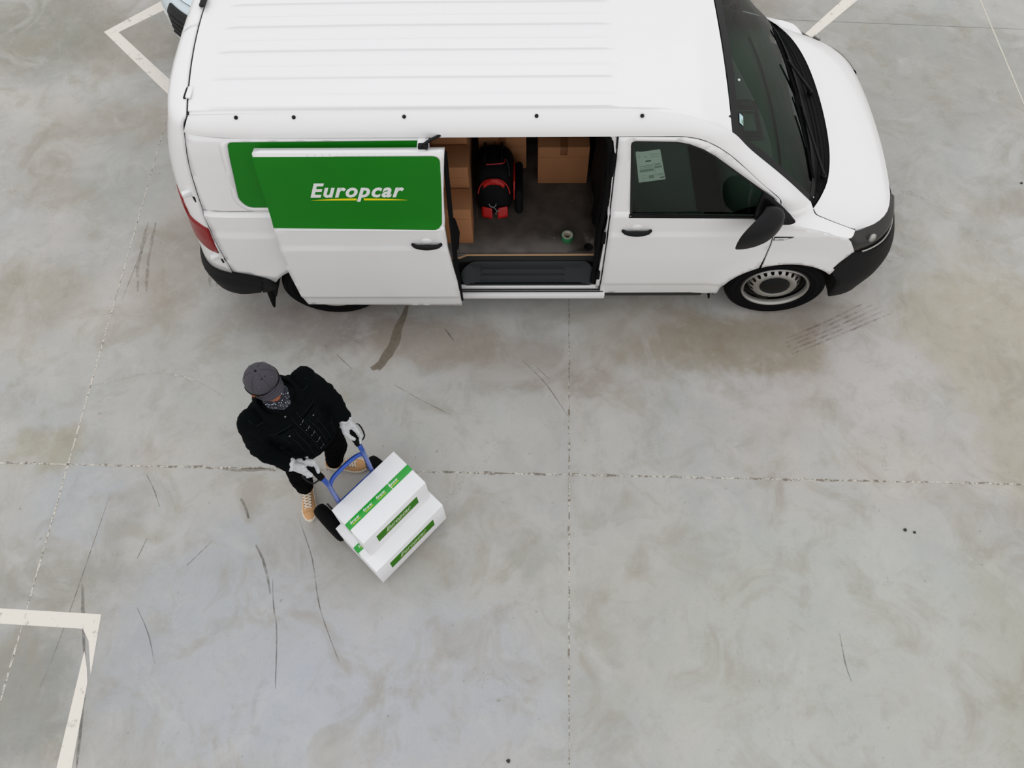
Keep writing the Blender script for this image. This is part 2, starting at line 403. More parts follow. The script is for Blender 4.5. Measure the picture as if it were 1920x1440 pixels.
    return m
CONC = concrete()
def worn(name, col, under, lo, hi, sc=30, rough=.6, mx=1.):
    """paint / stain with worn-through patches (transparent where worn)"""
    m = bpy.data.materials.new(name); m.use_nodes = True; t = m.node_tree; b = t.nodes['Principled BSDF']; L = t.links
    b.inputs['Base Color'].default_value = col; b.inputs['Roughness'].default_value = rough
    tcn = t.nodes.new('ShaderNodeTexCoord'); n = t.nodes.new('ShaderNodeTexNoise'); n.inputs['Scale'].default_value = sc; n.inputs['Detail'].default_value = 6; n.inputs['Roughness'].default_value = .7
    L.new(tcn.outputs['Object'], n.inputs['Vector']); r = t.nodes.new('ShaderNodeMapRange'); r.inputs[1].default_value = lo; r.inputs[2].default_value = hi; r.inputs[3].default_value = under; r.inputs[4].default_value = mx
    L.new(n.outputs[0], r.inputs[0]); L.new(r.outputs[0], b.inputs['Alpha']); return m
LINEP = worn('line_paint', rgb(228, 222, 213), .35, .30, .42, 14)
SCUFF = worn('scuff', rgb(120, 108, 100), 0., .40, .80, 16, mx=.6)
SCUFFD = worn('dark_scuff', rgb(112, 108, 102), 0., .33, .72, 9, mx=.85)
SCUFFB = worn('brown_scuff', rgb(138, 128, 114), 0., .34, .75, 20, mx=.55)
SEALANT = worn('joint_sealant', rgb(205, 200, 190), 0., .38, .52, 45)
DAMP = worn('damp_stain', rgb(128, 118, 104), .55, .35, .6, 10, .3)
JOINT = mat('joint_dirt', rgb(138, 124, 108), .9, var=.5, vscale=30)

# ------------------------------------------------------------------ setting: floor of slabs
floor = mk('floor', [(-16, -14, -.03), (14, -14, -.03), (14, 16, -.03), (-16, 16, -.03)], [(0, 1, 2, 3)], JOINT, None, False)
tag(floor, 'worn grey concrete floor with saw cut joints and parking marks', kind='structure')
xl = [(-16, 0), (-9.2, -.02), None, None, None, (6.6, .02), (14, 0)]
def lx(p, q): k = (q[0] - p[0]) / (q[1] - p[1]); return (p[0] - k * p[1], k)
VL = [(-16, 0), (-8.9, -.02), lx((-4.685, 1.016), (-4.601, -3.33)), lx((-1.37, -.787), (-1.459, -3.67)), lx((2.468, 1.08), (2.492, 2.378)), (7.2, .01), (14, 0)]
def ly(p, q): k = (q[1] - p[1]) / (q[0] - p[0]); return (p[1] - k * p[0], k)
HL = [(-14, 0), (-6.9, -.02), ly((-5.072, -2.006), (1.422, -2.137)), ly((.424, 2.149), (2.741, 1.985)), (6.8, -.03), (16, 0)]
def xpt(v, h):  # x = a+b*y ; y = c+d*x
    a, b_ = v; c, d = h; x = (a + b_ * c) / (1 - b_ * d); return x, c + d * x
g = .0028
for i in range(len(VL) - 1):
    for j in range(len(HL) - 1):
        q = [xpt(VL[i], HL[j]), xpt(VL[i + 1], HL[j]), xpt(VL[i + 1], HL[j + 1]), xpt(VL[i], HL[j + 1])]
        sg = [(1, 1), (-1, 1), (-1, -1), (1, -1)]
        T = [(x + g * a, y + g * b_, 0) for (x, y), (a, b_) in zip(q, sg)]; T2 = [(x + .6 * g * a, y + .6 * g * b_, -.004) for (x, y), (a, b_) in zip(q, sg)]
        B = [(x, y, -.02) for x, y, _ in T2]
        F = [(0, 1, 2, 3)] + [(k + 4, (k + 1) % 4 + 4, (k + 1) % 4, k) for k in range(4)] + [(k + 8, (k + 1) % 4 + 8, (k + 1) % 4 + 4, k + 4) for k in range(4)]
        mk('slab', T + T2 + B, F, CONC, floor, False)
def flat(name, poly, m, z=.0015, parent=floor):
    """thin painted or stained film lying on the floor"""
    n = len(poly); V = [(x, y, z) for x, y in poly] + [(x, y, z - .0012) for x, y in poly]
    F = [tuple(range(n))] + [(i + n, (i + 1) % n + n, (i + 1) % n, i) for i in range(n)]
    a = sum(poly[i][0] * poly[(i + 1) % n][1] - poly[(i + 1) % n][0] * poly[i][1] for i in range(n))
    if a < 0: F = [f[::-1] for f in F]
    return mk(name, V, F, m, parent, False)
def ribbon(name, pts, w, m, z=.001, jag=0., parent=floor):
    P = [Vector((p[0], p[1], 0)) for p in pts]; P = resample(P, max(4, int(sum((b - a).length for a, b in zip(P, P[1:])) / .04)))
    Lf = []; Rt = []; n = len(P)
    for i, p in enumerate(P):
        t_ = (P[min(i + 1, n - 1)] - P[max(i - 1, 0)]).normalized(); s_ = Vector((-t_.y, t_.x, 0)); f = sin(pi * (i + .5) / n) ** .4
        ww = (w[0] + (w[1] - w[0]) * i / n if isinstance(w, tuple) else w) / 2 * f
        Lf.append(p + s_ * ww * (1 + random.uniform(-jag, jag))); Rt.append(p - s_ * ww * (1 + random.uniform(-jag, jag)))
    V = [(q.x, q.y, z) for q in Lf + Rt]; F = [(i + n, i + 1 + n, i + 1, i) for i in range(n - 1)]
    return mk(name, V, F, m, parent, False)
MATS_CH = worn('joint_edge', rgb(140, 128, 114), 0., .50, .64, 22, mx=.8)
# parking marks
flat('painted_line', [(-5.508, 2.036), (-4.9, 2.63), (-4.70, 2.60), (-5.372, 2.030), (-4.60, 1.262), (-3.6, .2), (-3.76, .14), (-4.68, 1.192)], LINEP)
flat('painted_line', [(.62, 1.74), (.795, 1.819), (1.9, 2.90), (1.72, 2.90)], LINEP)
flat('painted_line', [(-7.2, -2.80), (-4.770, -2.885), (-4.162, -2.916), (-4.133, -3.237), (-4.195, -3.06), (-4.247, -2.995), (-4.760, -2.968), (-7.2, -2.885)], LINEP)
flat('painted_line', [(-4.205, -3.11), (-4.165, -3.20), (-4.141, -3.273), (-4.108, -3.683), (-4.05, -4.4), (-4.14, -4.4), (-4.190, -3.683)], LINEP, z=.0016)
# joint filler, light and flaking
def along(lv, y0, y1): return [(lv[0] + lv[1] * y, y) for y in (y0, (y0 + y1) / 2, y1)]
ribbon('joint_sealant', along(VL[2], -5.5, 1.1), .011, SEALANT, jag=.4)
ribbon('joint_sealant', along(VL[4], .2, 5), .014, mat('pale_sealant', rgb(208, 202, 190), .7), jag=.2)
ribbon('joint_sealant', along(VL[3], -4, -.6), .007, SEALANT, jag=.5)
ribbon('joint_sealant', [(-9, -1.893), (-5.072, -2.006), (-1.0, -2.088), (1.422, -2.137), (4, -2.19)], .010, SEALANT, jag=.5)
ribbon('joint_chipping', [(-9, -1.893), (-5.072, -2.006), (-1.0, -2.088), (1.422, -2.137), (4, -2.19)], .016, worn('chipping', rgb(135, 122, 108), 0., .50, .62, 22, mx=.8), z=.0013, jag=.6)
ribbon('joint_chipping', along(VL[3], -4, -.6), .012, MATS_CH, z=.0013, jag=.6)
# damp streak, scuffs and skid marks
ribbon('damp_streak', [(-2.53, -.84), (-2.545, -.93), (-2.576, -1.003), (-2.588, -1.129), (-2.640, -1.24), (-2.695, -1.345)], (.05, .085), DAMP, jag=.15)
ribbon('damp_streak', [(-2.66, -1.28), (-2.735, -1.345)], .045, DAMP, z=.0018, jag=.4)
for pts, w in [([(-3.47, -2.235), (-3.43, -2.29), (-3.399, -2.358)], .022), ([(-3.325, -2.52), (-3.27, -2.60), (-3.225, -2.70), (-3.19, -2.80)], .02), ([(-3.19, -2.72), (-3.16, -2.87), (-3.12, -3.0), (-3.08, -3.3)], .01),
               ([(-3.081, -2.37), (-2.97, -2.60), (-2.887, -2.877), (-2.743, -3.159)], .009), ([(-4.321, -2.75), (-4.28, -2.88), (-4.235, -3.02), (-4.198, -3.138)], .026), ([(-4.21, -3.10), (-4.15, -3.3), (-4.08, -3.7)], .022),
               ([(-1.703, -1.28), (-1.55, -1.45), (-1.405, -1.684)], .007), ([(-1.62, -1.32), (-1.52, -1.42)], .006), ([(-2.568, -1.461), (-2.4, -1.56), (-2.179, -1.676)], .006),
               ([(-2.99, -1.23), (-2.870, -1.342)], .008), ([(-3.96, -2.88), (-3.86, -3.02), (-3.785, -3.178)], .008), ([(-4.101, -2.082), (-4.03, -2.18), (-3.97, -2.286)], .008),
               ([(-3.6, -2.5), (-3.72, -2.64)], .007), ([(-4.0, -2.48), (-4.03, -2.60)], .007), ([(.10, -3.0), (.10, -3.16), (.115, -3.25)], .008), ([(-2.25, -1.03), (-2.18, -1.13)], .012), ([(-2.62, -.86), (-2.56, -.95)], .008),
               ([(-4.30, -2.2), (-4.36, -3.0), (-4.40, -3.3)], .006), ([(-4.55, -.2), (-4.60, -.8)], .005)]:
    ribbon('scuff_mark', cr(pts, 4), w * .8, SCUFFD, jag=.2)
for k in range(5):
    a = k * .035; ribbon('tyre_mark', cr([(.10 + a * .3, -1.12 - a * .8), (.40 + a * .4, -.99 - a * .8), (.74 + a, -.82 - a * .7)], 5), .013, SCUFF, jag=.5)
for k in range(4):
    ribbon('tyre_mark', cr([(-4.16 + k * .045, .05 - k * .02), (-4.10 + k * .05, -.25), (-3.98 + k * .05, -.68)], 5), .034, SCUFFB, jag=.5)
for k in range(2):
    ribbon('tyre_mark', cr([(-4.58 + k * .06, -.1), (-4.56 + k * .07, -.45), (-4.50 + k * .06, -.72)], 5), .026, SCUFFB, jag=.5)
ribbon('patched_crack', cr([(-3.62, -2.043), (-3.50, -2.055), (-3.38, -2.044), (-3.28, -2.056)], 4), .022, worn('patch', rgb(150, 140, 128), .2, .4, .6, 30), jag=.4)
ribbon('pale_scratch', cr([(-4.72, -1.49), (-4.5, -1.43), (-4.3, -1.38), (-4.1, -1.38), (-3.9, -1.44), (-3.7, -1.55)], 5), .012, worn('pale', rgb(196, 194, 188), 0, .4, .6, 9), jag=.6)
# pebbles and grit lying on the floor
PEB = mat('dark_grit', (.03, .03, .03, 1), .8)
def pebble(x, y, r, label):
    m_ = MB(); m_.ball((0, 0, r * .45), (r, r * .8, r * .5), 8, 6)
    for p in m_.v: p += Vector((noise.noise(p * 90) * r * .4, noise.noise(p * 80 + Vector((9, 1, 2))) * r * .4, 0))
    o = m_.make('pebble', PEB); o.location = (x, y, -.001); tag(o, label, 'pebble'); return o
pebble(.614, -2.421, .013, 'larger of the two black specks of grit close together on the bare concrete')
pebble(.668, -2.435, .010, 'smaller of the two black specks of grit close together on the bare concrete')
pebble(2.175, .243, .012, 'lone black speck of grit near the right edge, ahead of the van')
pebble(-1.781, -3.638, .013, 'lone dark speck of grit at the bottom middle edge of the floor')

# ================================================================== VAN
# van frame: x forward (front axle x=0), near side y<0, ground z=0
YS = [(0, .89), (.29, .918), (.36, .93), (.438, .939), (.452, .947), (.75, .953), (1.016, .951), (1.030, .942), (1.194, .933), (1.212, .913), (1.68, .857), (1.76, .838), (1.79, .828), (1.87, .79)]
XR = [(0, -3.86), (.35, -3.90), (.5, -3.91), (.62, -3.87), (1.0, -3.82), (1.35, -3.80), (1.55, -3.755), (1.75, -3.68), (1.85, -3.645), (1.97, -3.60)]
XF = [(0, .72), (.25, .74), (.4, .785), (.6, .80), (.7, .765), (.8, .710), (.88, .68), (.94, .655), (1.2, .60)]
SL = (.438, .452, 1.016, 1.030, 1.194, 1.212)
def Yw(z): return interp(z, YS)
def sm(t): t = max(0, min(1, t)); return t * t * (3 - 2 * t)
def flare(x, z):
    f = 0
    for cx in (-.015, -3.0):
        r = hypot(x - cx, z - .33)
        if z < .85: f = max(f, .010 * sm(1 - (r - .385) / .14))
    return f
def body_y(x, z):
    w = Yw(z)
    if x > .2:
        t_ = min(1, (x - .2) / (interp(z, XF) - .2)); w *= (1 - t_ ** 3.4) ** (1 / 3.4)
    if x < -3.35:
        t_ = min(1, (-3.35 - x) / (-3.35 - interp(z, XR))); w *= (1 - t_ ** 4) ** .25
    return w
def S(x, z, off=0., side=-1): return (x, side * (body_y(x, z) + flare(x, z) + off), z)
def plan(th, z, front=True, off=0.):
    n = 3.4 if front else 4.0; c = abs(cos(th)); s_ = abs(sin(th)); r = 1 / (c ** n + s_ ** n) ** (1 / n)
    if front: x0 = .2; X = interp(z, XF) - .2 + off; return (x0 + X * cos(th) * r, (Yw(z) + off) * sin(th) * r, z)
    X = -3.35 - interp(z, XR) + off; return (-3.35 - X * cos(th) * r, (Yw(z) + off) * sin(th) * r, z)
def th_of(x, z, front=True):   # angle of near side point at x
    n = 3.4 if front else 4.0
    X = (x - .2) / (interp(z, XF) - .2) if front else (-3.35 - x) / (-3.35 - interp(z, XR))
    X = max(0, min(1, X)); return -atan2((1 - X ** n) ** (1 / n), X)
def th_y(y, z, front=True):
    n = 3.4 if front else 4.0; Y = max(-1, min(1, y / Yw(z))); return atan2(Y, (1 - abs(Y) ** n) ** (1 / n))

van = empty('van', (-1.5, 0, 0), 'large white panel van with its side door slid open and green signs', 'van')
def vp(o):  # parts were made in world space: keep them there
    o.matrix_parent_inverse = Matrix.Translation((1.5, 0, 0)); return o
class VP:
    pass
def arch(cx, R, a0, a1, n=14, cz=.33): return [(cx + R * cos(radians(a0 + (a1 - a0) * i / n)), cz + R * sin(radians(a0 + (a1 - a0) * i / n))) for i in range(n + 1)]

for side in (-1, 1):
    near = side < 0; out = (0, side, 0); nm = '' if near else ''
    mapS = lambda x, z, s_=side: S(x, z, 0, s_)
    # ---- front door
    fd = [(-1.182, .305), (-.396, .31)] + arch(-.015, .385, 178, 125, 6)[1:] + [(-.202, .672), (-.190, .80), (-.190, .91), (-.199, 1.05), (-.204, 1.15), (-.207, 1.27), (-.222, 1.31), (-.345, 1.428), (-.46, 1.545), (-.565, 1.645), (-.63, 1.695), (-.70, 1.735), (-.76, 1.757), (-.82, 1.768), (-1.182, 1.772)]
    gl = rc([(-1.069, 1.190), (-.245, 1.176), (-.245, 1.31), (-.375, 1.418), (-.569, 1.580), (-.65, 1.648), (-.72, 1.694), (-.80, 1.728), (-.87, 1.743), (-1.117, 1.749)], [.012, .01, .02, 0, 0, 0, 0, 0, 0, .03], 3)
    door = vp(panel('front_door', fd, mapS, PAINT, van, holes=[gl], step=.035, stepy=.03, thick=.025, out=out, lines=SL))
    door['label'] = 'near white front door' if near else 'far white front door'
    gp = panel('window_glass', offs(gl, -.012), lambda x, z, s_=side: S(x, z, -.012, s_), GLASS, door, step=.12, out=out)
    ring = offs(gl, .014)
    panel('window_seal', gl, lambda x, z, s_=side: S(x, z, -.004, s_), SEAL, door, holes=[ring], step=.06, out=out, inner=False)
    bot = [(-1.075, 1.182), (-.25, 1.172), (-.25, 1.188), (-1.075, 1.204)]
    panel('window_sill_strip', bot, lambda x, z, s_=side: S(x, z, .004, s_), BLACKPL, door, step=.06, thick=.006, out=out, inner=False)
    sail = rc([(-.33, 1.383), (-.345, 1.19), (-.30, 1.175), (-.200, 1.150), (-.13, 1.150), (-.100, 1.172), (-.22, 1.282)], [.01, .02, .02, .01, .02, .015, .02], 3)
    panel('mirror_base_plate', sail, lambda x, z, s_=side: S(x, z, .012 + .02 * sm((1.25 - z) / .1), s_), MIRPL, door, step=.04, thick=.02, out=out)
    # door handle
    def handle(par, x0, x1, zc, off, s_, name='door_handle'):
        h = MB(); P = []
        for k in range(13):
            u = k / 12; x = x0 + (x1 - x0) * u; bulge = .018 * sin(pi * u) ** .3
            P.append(Vector((x, s_ * (Yw(zc) + off + .006 + bulge * .9), zc - .006 * sin(pi * u))))
        h.chain(P, [.010 + .006 * sin(pi * k / 12) for k in range(13)], 10)
        for v in h.v: v.y = v.y; v.z = zc + (v.z - zc) * 1.25
        ho = h.make(name, MIRPL, par)
        cupo = rc([((x0 + x1) / 2 - .045, zc + .005), ((x0 + x1) / 2 + .045, zc + .005), ((x0 + x1) / 2 + .038, zc + .045), ((x0 + x1) / 2 - .038, zc + .045)], .03, 4)
        c_ = MB(); c_.ball(((x0 + x1) / 2, s_ * (Yw(zc + .015) + off - .002), zc + .022), (.034, .008, .030), 20, 10)
        c_.make('handle_cup', PAINT, par)
    handle(door, -1.098, -.935, 1.062, 0, side)
    # ---- fender below the shoulder
    fo = [(-.185, .675)] + arch(-.015, .385, 112, 42, 9) + [(.335, .80), (.352, .835), (.30, .935), (.262, .983), (.12, 1.032), (0, 1.07), (-.10, 1.10), (-.195, 1.132), (-.190, 1.04), (-.182, .91), (-.182, .80)]
    fe = vp(panel('front_fender', fo, mapS, PAINT, van, step=.025, thick=.01, out=out, lines=SL))
    # badge strip on the fender
    em = [(-.184, 1.006), (-.066, 1.004), (-.10, .985), (-.122, .972), (-.184, .972)]
    panel('side_trim', em, lambda x, z, s_=side: S(x, z, .004, s_), MIRPL, fe, step=.05, thick=.004, out=out, inner=False)
    em2 = [(-.180, .998), (-.092, .998), (-.115, .978), (-.180, .978)]
    panel('side_trim_insert', em2, lambda x, z, s_=side: S(x, z, .006, s_), CHROME if False else PAINT, fe, step=.05, thick=.003, out=out, inner=False)
    panel('side_trim_mark', [(-.157, .992), (-.125, .992), (-.127, .983), (-.158, .983)], lambda x, z, s_=side: S(x, z, .0075, s_), INKL, fe, step=.05, out=out, inner=False)
    # ---- cant rail, A pillar and fender shoulder: one strip
    KEY = [(-3.515, 1.800, -3.475, .760, 1.880), (-3.2, 1.776, -3.2, .757, 1.888), (-2.6, 1.776, -2.6, .755, 1.890), (-1.9, 1.776, -1.9, .755, 1.890), (-1.3, 1.776, -1.25, .755, 1.888), (-1.0, 1.776, -.95, .760, 1.880),
           (-.82, 1.773, -.74, .780, 1.842), (-.70, 1.740, -.575, .798, 1.768), (-.56, 1.647, -.445, .800, 1.628), (-.345, 1.432, -.235, .794, 1.418), (-.219, 1.312, -.06, .793, 1.236), (-.203, 1.24, .020, .80, 1.152),
           (-.200, 1.14, .036, .830, 1.125), (-.10, 1.102, .060, .846, 1.092), (0, 1.072, .115, .850, 1.060), (.12, 1.034, .200, .854, 1.015), (.262, .984, .335, .862, .950)]
    def strip(K, ns=6, nt=9, off=0.):
        rows = []
        for a, b_, c, d, e in cr(K, ns):
            w = body_y(a, b_); Lp = Vector((a, side * w, b_)); Up = Vector((c, side * d, e)); C_ = Vector((a * .4 + c * .6, side * (w * .85 + d * .15 + .004), b_ * .4 + e * .6))
            rows.append([Lp * (1 - t_) ** 2 + C_ * 2 * t_ * (1 - t_) + Up * t_ * t_ for t_ in [k / nt for k in range(nt + 1)]])
        return rows
    m_ = MB(); m_.grid(strip(KEY[:12])); rail = vp(m_.make('roof_rail_and_pillar', PAINT, van, angle=60))
    m_ = MB(); m_.grid(strip(KEY[11:])); vp(m_.make('fender_shoulder', PAINT, van, angle=60))
    if near:
        for px_ in (-3.216, -2.908, -2.322, -1.622, -1.066):
            b_ = MB(); b_.lathe([(0, .006), (.007, .006), (.010, .003), (.011, -.004), (0, -.004)], (px_, -.775 if px_ < -1.2 else -.778, 1.877), 12, Matrix.Rotation(radians(25), 3, 'X'))
            b_.make('roof_mount_cap', MIRPL, rail)
    # ---- rear quarter / body side
    seamx = [(1.80, -3.507), (1.67, -3.532), (1.55, -3.553), (1.37, -3.570), (1.23, -3.581), (1.09, -3.584), (.85, -3.584), (.61, -3.577)]
    qo = [(-3.38, .556), (-3.36, .545)] + [(-3.335, .50)] + arch(-3.0, .37, 152, 8, 16) + [(-2.62, .31), (-2.20 if near else -1.19, .31), (-2.20 if near else -1.19, 1.772), (-3.0, 1.772), (-3.30, 1.776)] + [(x, z) for z, x in seamx] + [(-3.50, .595)]
    q = vp(panel('rear_side_panel', qo, mapS, PAINT, van, step=.04, stepy=.04, thick=.02, out=out, lines=SL))
    bez_o = rc([(-3.335, 1.772 - .004), (-2.21, 1.770), (-2.21, 1.232), (-3.31, 1.232), (-3.372, 1.31)], [.05, 0, 0, .06, .06], 5)
    bez_i = rc([(-3.287, 1.756), (-2.215, 1.762), (-2.215, 1.262), (-3.300, 1.262), (-3.338, 1.33), (-3.30, 1.66)], [.03, 0, 0, .06, .03, 0], 5)
    if near:
        panel('window_bezel', bez_o, lambda x, z, s_=side: S(x, z, .0055, s_), PAINT, q, holes=[offs(bez_i, -.002)], step=.05, thick=.006, out=out, inner=False)
    film = panel('green_film_panel', bez_i, lambda x, z, s_=side: S(x, z, .002, s_), GREEN, q, step=.08, stepy=.05, out=out)
    # shut line strips
    def seal(pts, name='shut_line', w=.009, dep=-.007):
        for i in range(1):
            P = [S(x, z, dep, side) for x, z in pts]; s2 = MB(); s2.tube(P, w / 2, 6); s2.make(name, SEAL, q)
    seal([(-1.188, .31), (-1.188, 1.77)]); seal([(-.198, .672), (-.186, .80), (-.186, .91), (-.1955, 1.05), (-.200, 1.15)])
    seal([(-1.188, 1.774), (-.82, 1.7705), (-.70, 1.738), (-.563, 1.647), (-.345, 1.4305), (-.220, 1.311), (-.2045, 1.27), (-.200, 1.17)])
    seal([(x - .003, z) for z, x in seamx], w=.008)
    m_ = MB(); m_.tube([S(x, 1.228, .0002, side) for x in (-3.578, -3.5, -3.40, -3.2, -3.0, -2.6, -2.22)], .0018, 5); m_.make('panel_seam', SEAL, q)
    # lower sill
    if near:
        s_ = MB(); s_.bbox((-1.66, -.940, .300), (1.02, .020, .050), .006); s_.bbox((-1.66, -.915, .325), (1.02, .066, .012), .004); s_.bbox((-1.66, -.899, .350), (1.02, .014, .045), .005)
        vp(s_.make('sill_rail', PAINT, van))
        s_ = MB(); s_.bbox((-1.66, -.926, .330), (1.00, .010, .006), .002); s_.make('sill_slot', SEAL, van); vp(bpy.data.objects['sill_slot'])

# ---- roof skin
def roofE(x): return interp(x, [(-3.5, 1.880), (-3.3, 1.888), (-1.25, 1.888), (-.95, 1.880), (-.74, 1.842), (-.575, 1.768)])
def roofC(x): return interp(x, [(-3.5, .060), (-3.3, .075), (-2.5, .085), (-1.2, .085), (-.9, .095), (-.575, .165)])
def roofW(x): return interp(x, [(-3.5, .760), (-1.25, .755), (-.95, .760), (-.74, .780), (-.575, .798)])
def roofz(x, v): return roofE(x) + roofC(x) * (1 - abs(v) ** 2.2)
ribs = [(-.69 + .1845 * k) for k in range(8)]
vl = {round(-1 + 2 * k / 110, 4) for k in range(111)}
for yr in ribs:
    for d in (-.0425, -.041, -.0385, -.037, .030, .040, .050, .060): vl.add(round((yr + d) / .755, 4))
for q_ in (.950, .962, .968, .972, .988, .992): vl |= {q_, -q_}
vl = sorted(v for v in vl if -1 <= v <= 1)
rows = []; NU = 90; NV = len(vl) - 1
for i in range(NU + 1):
    row = []
    for j in range(NV + 1):
        v = vl[j]; u = i / NU
        xr = -3.475 - .052 * (1 - v * v); xf = -.575 - .025 * (1 - v * v)
        x = xr + (xf - xr) * u; y = v * roofW(x); z = roofz(x, v)
        rb = 0
        for yr in ribs:
            d = y - yr; rb = max(rb, sm((.042 + d) / .005) * sm((.055 - d) / .030))
        rb *= sm((x + 3.385) / .05) * sm((-1.19 - x) / .05)
        z += .0095 * rb
        z -= .009 * sm((abs(v) - .962) / .008) * sm((.999 - abs(v)) / .010 + .1) * sm((-.85 - x) / .2)
        row.append((x, y, z))
    rows.append(row)
m_ = MB(); m_.grid(rows); roof = vp(m_.make('roof', PAINT, van, angle=80))
# ---- rear doors
def rear_row(z0, k):
    return [plan(-pi / 2 + 0.0 + pi * i / 48, z0, False) for i in range(49)]
rr = []
ths = [th_of(-3.52, 1.70, False) + (-2 * th_of(-3.52, 1.70, False)) * i / 60 for i in range(61)]
zl = [.60, .7, .8, .9, 1.0, 1.1, 1.2, 1.3, 1.4, 1.5, 1.6, 1.7, 1.76, 1.80]
for z in zl:
    t0 = th_of(interp(z, [(a, b_ - .006) for a, b_ in seamx[::-1]]), z, False)
    rr.append([Vector(plan(t0 * (1 - 2 * i / 60), z, False)) for i in range(61)])
xr_ = lambda v: -3.475 - .052 * (1 - v * v)
top = [Vector((xr_(v) - .008, v * .765, roofz(-3.5, v) - .004)) for v in [-1 + 2 * i / 60 for i in range(61)]]
base = rr[-1]
for t_ in (.3, .55, .78, .92, 1.0):
    row = []
    for i in range(61):
        a = base[i]; b_ = top[i]; C_ = Vector((a.x * .88 + b_.x * .12, a.y * .9 + b_.y * .1, b_.z))
        row.append(a * (1 - t_) ** 2 + C_ * 2 * t_ * (1 - t_) + b_ * t_ * t_)
    rr.append(row)
sp = 25
for nm_, sl in (('rear_door', slice(0, sp + 1)), ('rear_door', slice(sp, 61))):
    m_ = MB(); m_.grid([r[sl] for r in rr]); d_ = vp(m_.make(nm_, PAINT, van, angle=70))
    md = d_.modifiers.new('t', 'SOLIDIFY'); md.thickness = .02; md.offset = 0
    d_['label'] = 'rear door leaf nearer the camera' if sl.start == 0 else 'rear door leaf on the far side'
gapl = MB(); gapl.tube([r[sp] + Vector((-.003, 0, 0)) for r in rr[5:]] + [], .0035, 6); vp(gapl.make('rear_shut_line', SEAL, van))
g2 = MB(); g2.tube([p + Vector((.006, 0, -.004)) for p in top], .007, 6); g2.tube([p + Vector((-.004, -side * 0, 0)) for p in [Vector(S(x, z, -.008)) for z, x in seamx]], .006, 6); vp(g2.make('rear_seal', SEAL, van))
# rear hinges
for z, h in ((1.36, .05), (.80, .045)):
    m_ = MB(); c_ = Vector(S(-3.618, z, .004)); R3 = Matrix.Rotation(radians(32), 3, 'Z')
    m_.bbox(c_, (.095, .034, h * .8), .010, R3); m_.make('door_hinge', PAINT, van); o = bpy.data.objects['door_hinge'] if z > 1 else COL.objects[-1]; vp(o)
    m_ = MB(); c_ = Vector(S(-3.600, z - .045, .003)); m_.bbox(c_, (.022, .020, .045), .004, R3); vp(m_.make('hinge_slot', SEAL, van))
# small roof-edge hinge recess
m_ = MB(); m_.bbox((-3.487, -.62, 1.908), (.03, .085, .014), .006); vp(m_.make('roof_hinge_cover', PAINT, van))
m_ = MB(); m_.bbox((-3.505, -.62, 1.905), (.016, .09, .016), .005); vp(m_.make('hinge_gap', SEAL, van))
m_ = MB(); m_.bbox((-3.535, .055, 1.962), (.03, .10, .02), .006); vp(m_.make('high_brake_light', SEAL, van))
# tail lights
for side in (-1, 1):
    tl = [(-3.590, .845), (-3.586, 1.09), (-3.64, 1.115), (-3.70, 1.13), (-3.70, 1.25), (-3.755, 1.25), (-3.752, .93), (-3.70, .895), (-3.645, .86)]
    V2 = [(th_of(x, z, False), z) for x, z in tl]
    vp(panel('tail_light', V2, lambda th, z, s_=side: tuple(a * b_ for a, b_ in zip(plan(th, z, False, .016), (1, -s_, 1))), REDLIGHT, van, step=.04, thick=.012, out=(-.5, side, 0)))
    # rear bumper half (wraps from the arch to the middle)
    bo = [(-3.385, .56), (-3.50, .60), (-3.60, .62), (-3.68, .62), (-3.74, .61)]
    V2 = [(th_of(x, z, False), z) for x, z in bo] + [(0, .60), (0, .33)] + [(th_of(x, z, False), z) for x, z in [(-3.80, .33), (-3.60, .33), (-3.45, .38)]]
    vp(panel('rear_bumper', V2, lambda th, z, s_=side: (lambda p: (p[0], -s_ * p[1] * 1.0, p[2]))(plan(th, z, False, .014 + .012 * sm((.56 - z) / .1))), BLACKPL, van, step=.07, stepy=.05, thick=.02, out=(-.6, side, 0)))
    # part of the bumper ahead of x=-3.35
    bo2 = [(-3.32, .50), (-3.36, .548), (-3.39, .562), (-3.45, .50), (-3.45, .36), (-3.40, .38), (-3.33, .44)]
    vp(panel('bumper_end', bo2, lambda x, z, s_=side: S(x, z, .012, s_), BLACKPL, van, step=.04, thick=.02, out=(0, side, 0)))
    # mud flap
    m_ = MB(); m_.grid([[Vector((x, side * y, z)) for x, y, z in q_] for q_ in ([(-3.475, .85, .40), (-3.474, .865, .22), (-3.468, .89, .08)], [(-3.392, .88, .36), (-3.418, .89, .20), (-3.452, .90, .075)])]); o_ = vp(m_.make('mud_flap', RUBBER, van)); o_.modifiers.new('t', 'SOLIDIFY').thickness = .008
    m_ = MB(); m_.bbox((-.43, side * .875, .245), (.012, .06, .10), .003, Matrix.Rotation(radians(-8), 3, 'Y')); vp(m_.make('mud_flap', RUBBER, van))

